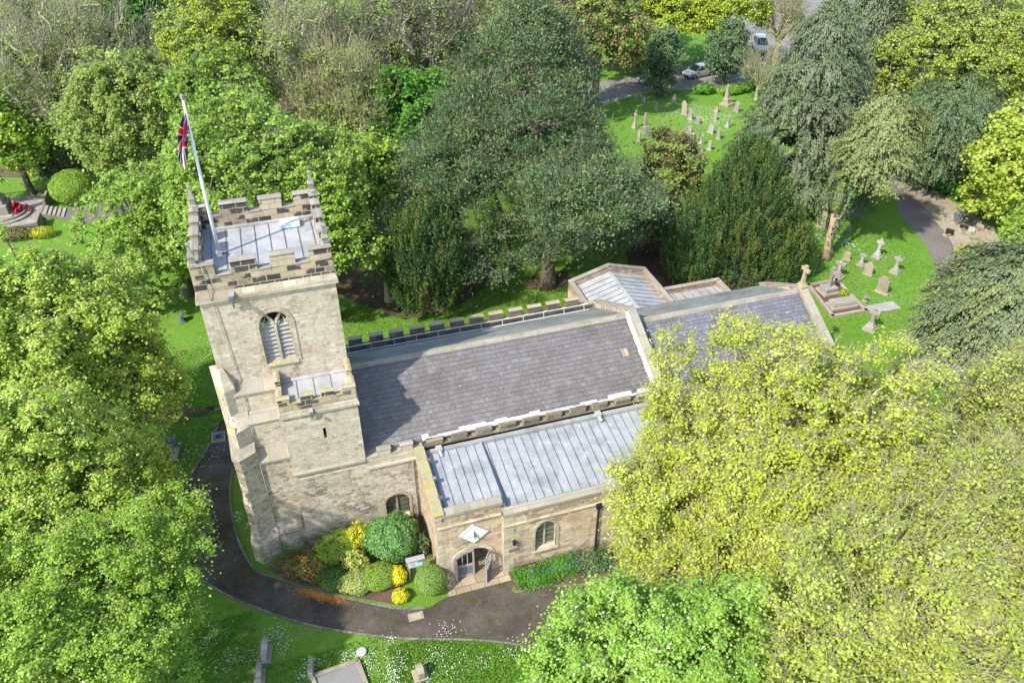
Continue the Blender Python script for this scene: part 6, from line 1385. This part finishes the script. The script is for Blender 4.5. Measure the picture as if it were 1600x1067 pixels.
make_tree('broad', -8.45, 103.88, 11.00, (5.49, 5.49, 6.00), 'russet brown treetop at the top edge', seed=57, leaf='brown', leaf2='olive', p2=0.5, clump2=True, leaves=19200, ls=0.4, diff=0.25, rc=0.0918, ncl=439)
make_tree('broad', -0.60, 106.14, 11.00, (5.33, 5.33, 6.00), 'dark green treetop at the top edge left of centre', seed=58, leaf='syc_deep', leaves=16800, ls=0.4, diff=0.25, rc=0.0966, ncl=396)
make_tree('broad', -15.71, 104.78, 12.00, (6.47, 6.47, 7.00), 'pale olive treetop at the top edge', seed=59, leaf='olive', leaves=19200, ls=0.4, diff=0.25, rc=0.077, ncl=624)
make_tree('bare', -25.57, 109.48, 12.00, (7.29, 7.29, 8.00), 'bare treetop in the far top left', seed=60, leaf='olive', leaves=9000, diff=0.25, rc=0.1228, ncl=391)
make_tree('broad', 3.86, 100.97, 9.00, (4.49, 4.49, 5.00), 'dark evergreen treetop behind the bare brown tree', seed=61, leaf='ivy', leaf2='holly', p2=0.4, leaves=16800, ls=0.35, diff=0.25, rc=0.1135, ncl=287)
make_tree('broad', 16.09, 100.83, 11.00, (6.09, 6.09, 6.00), 'green treetop at the top edge behind the forked trees', seed=62, leaf='syc', leaves=16800, ls=0.4, diff=0.25, rc=0.0884, ncl=474)
make_tree('broad', 24.88, 101.42, 11.00, (6.26, 6.26, 6.00), 'pale green treetop at the top edge behind the pine', seed=63, leaf='olive', leaves=16800, ls=0.4, diff=0.25, rc=0.0887, ncl=470)
make_tree('broad', 31.59, 99.29, 11.00, (5.48, 5.48, 6.00), 'deep green treetop above the giant pine', seed=64, leaf='syc_deep', leaves=16800, ls=0.4, diff=0.25, rc=0.097, ncl=394)
make_tree('broad', 37.72, 95.62, 11.00, (5.40, 5.40, 6.00), 'dark pine coloured treetop right of the giant pine', seed=65, leaf='pine', leaves=16800, ls=0.4, diff=0.25, rc=0.0968, ncl=395)
make_tree('broad', 48.55, 104.32, 8.00, (5.17, 5.17, 5.00), 'olive treetop left of the golden trees at the top edge', seed=66, leaf='olive', leaves=14400, ls=0.38, diff=0.25, rc=0.1157, ncl=276)
make_tree('cypress', 71.24, 79.54, 9.00, (3.37, 3.37, 8.00), 'narrow cypress at the top edge near the far gardens', seed=67, leaves=32500, diff=0.25, rc=0.112, ncl=497)
make_tree('olive', 79.29, 83.63, 10.00, (6.28, 6.28, 6.00), 'light green treetop at the top edge right of the cypress', seed=68, leaf='twiggy', leaves=26000, diff=0.25, rc=0.0803, ncl=739)
make_tree('olive', 88.26, 80.78, 10.00, (7.06, 7.06, 6.00), 'light green treetop in the top right corner', seed=69, leaf='olive', leaves=26000, diff=0.25, rc=0.0742, ncl=865)
make_tree('olive', 52.42, 37.38, 5.00, (2.35, 2.35, 4.00), 'green bush tree at the right edge above the broad cypress', seed=70, leaf='syc_deep', leaves=15600, diff=0.25, rc=0.1353, ncl=260)
CYP = 'olive gold drooping cypress on a split bleached and ivy clad trunk on the east lawn'
# dead trunk on the east lawn
dt = TREES[CYP]
b = MB(); b.tube([(42.45, 47.1, 0), (42.6, 47.4, 1.2), (42.9, 47.8, 2.6), (43.1, 48.0, 3.6)], [.50, .28, .26, .34], 9); b.tube([(43.15, 47.3, 0), (42.9, 47.5, 1.1), (42.9, 47.7, 2.2)], [.26, .2, .15], 8); b.build('bare_wood', ['deadwood'], dt, smooth=True)
b = MB(); b.tube([(43.1, 48.0, 3.5), (43.3, 48.4, 5.2), (43.9, 49.0, 7.6)], [.34, .30, .14], 8); b.tube([(43.3, 48.4, 5.0), (43.9, 48.2, 5.9), (44.2, 48.8, 6.8)], [.13, .08, .04], 6); b.tube([(43.5, 48.6, 6.0), (44.4, 48.3, 6.6)], [.08, .03], 6)
rr = random.Random(2)
for k in range(16):
    a = rr.uniform(0, 6.28); p = [(43.2 + .36 * math.cos(a + t_ * .5), 48.2 + .36 * math.sin(a + t_ * .5), 5.4 - t_ * 1.3) for t_ in (0, .5, 1, 1.3)]; b.tube(p, .035, 4)
b.build('upper_trunk', ['bark_grey'], dt, smooth=True)
rng = np.random.default_rng(5); n = 2600; f_ = rng.random(n); a = rng.uniform(0, 6.28, n); P = np.stack([43.1 + f_ * .9 - 42.7 + .42 * np.cos(a) * (1 - .4 * f_), 48.1 + f_ * 1.0 - 47.4 + .42 * np.sin(a) * (1 - .4 * f_), 4.2 + f_ * 3.8 + rng.normal(size=n) * .15], 1)
leafcloud('ivy', rng, P, unit(np.stack([np.cos(a), np.sin(a), .4 + 0 * a], 1) + rng.normal(size=(n, 3)) * .3), .17, rng.random(n), [L['yew_gold']], .9, None, None, dt)

# blades of grass along edges
rng = np.random.default_rng(11); n = 60000
reg = [(-9.5, -5.8, 30, 50), (-8, 2, 20, 26.5), (1, 8, 19, 22.5), (36, 50, 36, 52), (0, 20, 44, 52)]
P = []
for (a, b_, c, d) in reg: m = n // len(reg); P.append(np.stack([rng.uniform(a, b_, m), rng.uniform(c, d, m), np.full(m, .035)], 1))
P = np.concatenate(P)
def inside(P, poly):
    x, y = P[:, 0], P[:, 1]; r = np.zeros(len(P), bool); n_ = len(poly)
    for i in range(n_):
        (x1, y1), (x2, y2) = poly[i], poly[(i + 1) % n_]; c = ((y1 > y) != (y2 > y)) & (x < (x2 - x1) * (y - y1) / (y2 - y1 + 1e-9) + x1); r ^= c
    return r
pp = [(p.x, p.y) for p in catmull(outer + inner + [(27, 17), (18, 17.5), (13, 16.5)], 4)]
P = P[~inside(P, pp)]; P = P[~((P[:, 0] > -4.9) & (P[:, 0] < 14) & (P[:, 1] > 23.3) & (P[:, 1] < 43.5) & ~((P[:, 0] < -5.2)))]
m = len(P); ax = unit(rng.normal(size=(m, 3)) * .45 + [0, 0, 1.]); N = unit(rng.normal(size=(m, 3)) * [1, 1, .2])
go = leafcloud('grass_tufts', rng, P, N, .11, rng.random(m), [L['blade']], .35, ax); tag(go, 'short grass tufts in the churchyard lawn', 'grass', kind='stuff')

# ------------------------------------------------------------------ light, sky, camera
w = bpy.data.worlds.new('World'); sc.world = w; w.use_nodes = True; nt = w.node_tree; nt.nodes.clear()
sky = nt.nodes.new('ShaderNodeTexSky'); sky.sky_type = 'NISHITA'; sky.sun_disc = False
EL = R_(46); SX, SY = -.883, -.469
sky.sun_elevation = EL; sky.sun_rotation = math.atan2(SX, SY); sky.air_density = 1.0; sky.dust_density = 1.0; sky.ozone_density = 1.0
bg = nt.nodes.new('ShaderNodeBackground'); bg.inputs['Strength'].default_value = .15
ow = nt.nodes.new('ShaderNodeOutputWorld'); nt.links.new(sky.outputs[0], bg.inputs[0]); nt.links.new(bg.outputs[0], ow.inputs[0])
sl_ = bpy.data.lights.new('sun', 'SUN'); sl_.energy = 2.7; sl_.angle = R_(1.2); sl_.color = (1, .955, .87)
so = bpy.data.objects.new('sun', sl_); col.objects.link(so)
tow = Vector((SX * math.cos(EL), SY * math.cos(EL), math.sin(EL))); so.rotation_euler = tow.to_track_quat('Z', 'Y').to_euler(); so.location = (0, 0, 60)
cd = bpy.data.cameras.new('camera'); cd.sensor_width = 36; cd.lens = 1246 / 1600 * 36; cd.clip_start = .5; cd.clip_end = 2000
co = bpy.data.objects.new('camera', cd); col.objects.link(co); co.location = (0, 0, 34); co.rotation_euler = (R_(90 - 36.4), 0, R_(-17.65)); sc.camera = co
sc.view_settings.view_transform = 'Standard'; sc.view_settings.look = 'None'; sc.view_settings.gamma = 1; sc.view_settings.exposure = 1.28
sc.cycles.max_bounces = 5; sc.cycles.diffuse_bounces = 3; sc.cycles.transmission_bounces = 3; sc.cycles.glossy_bounces = 2; sc.cycles.use_denoising = True
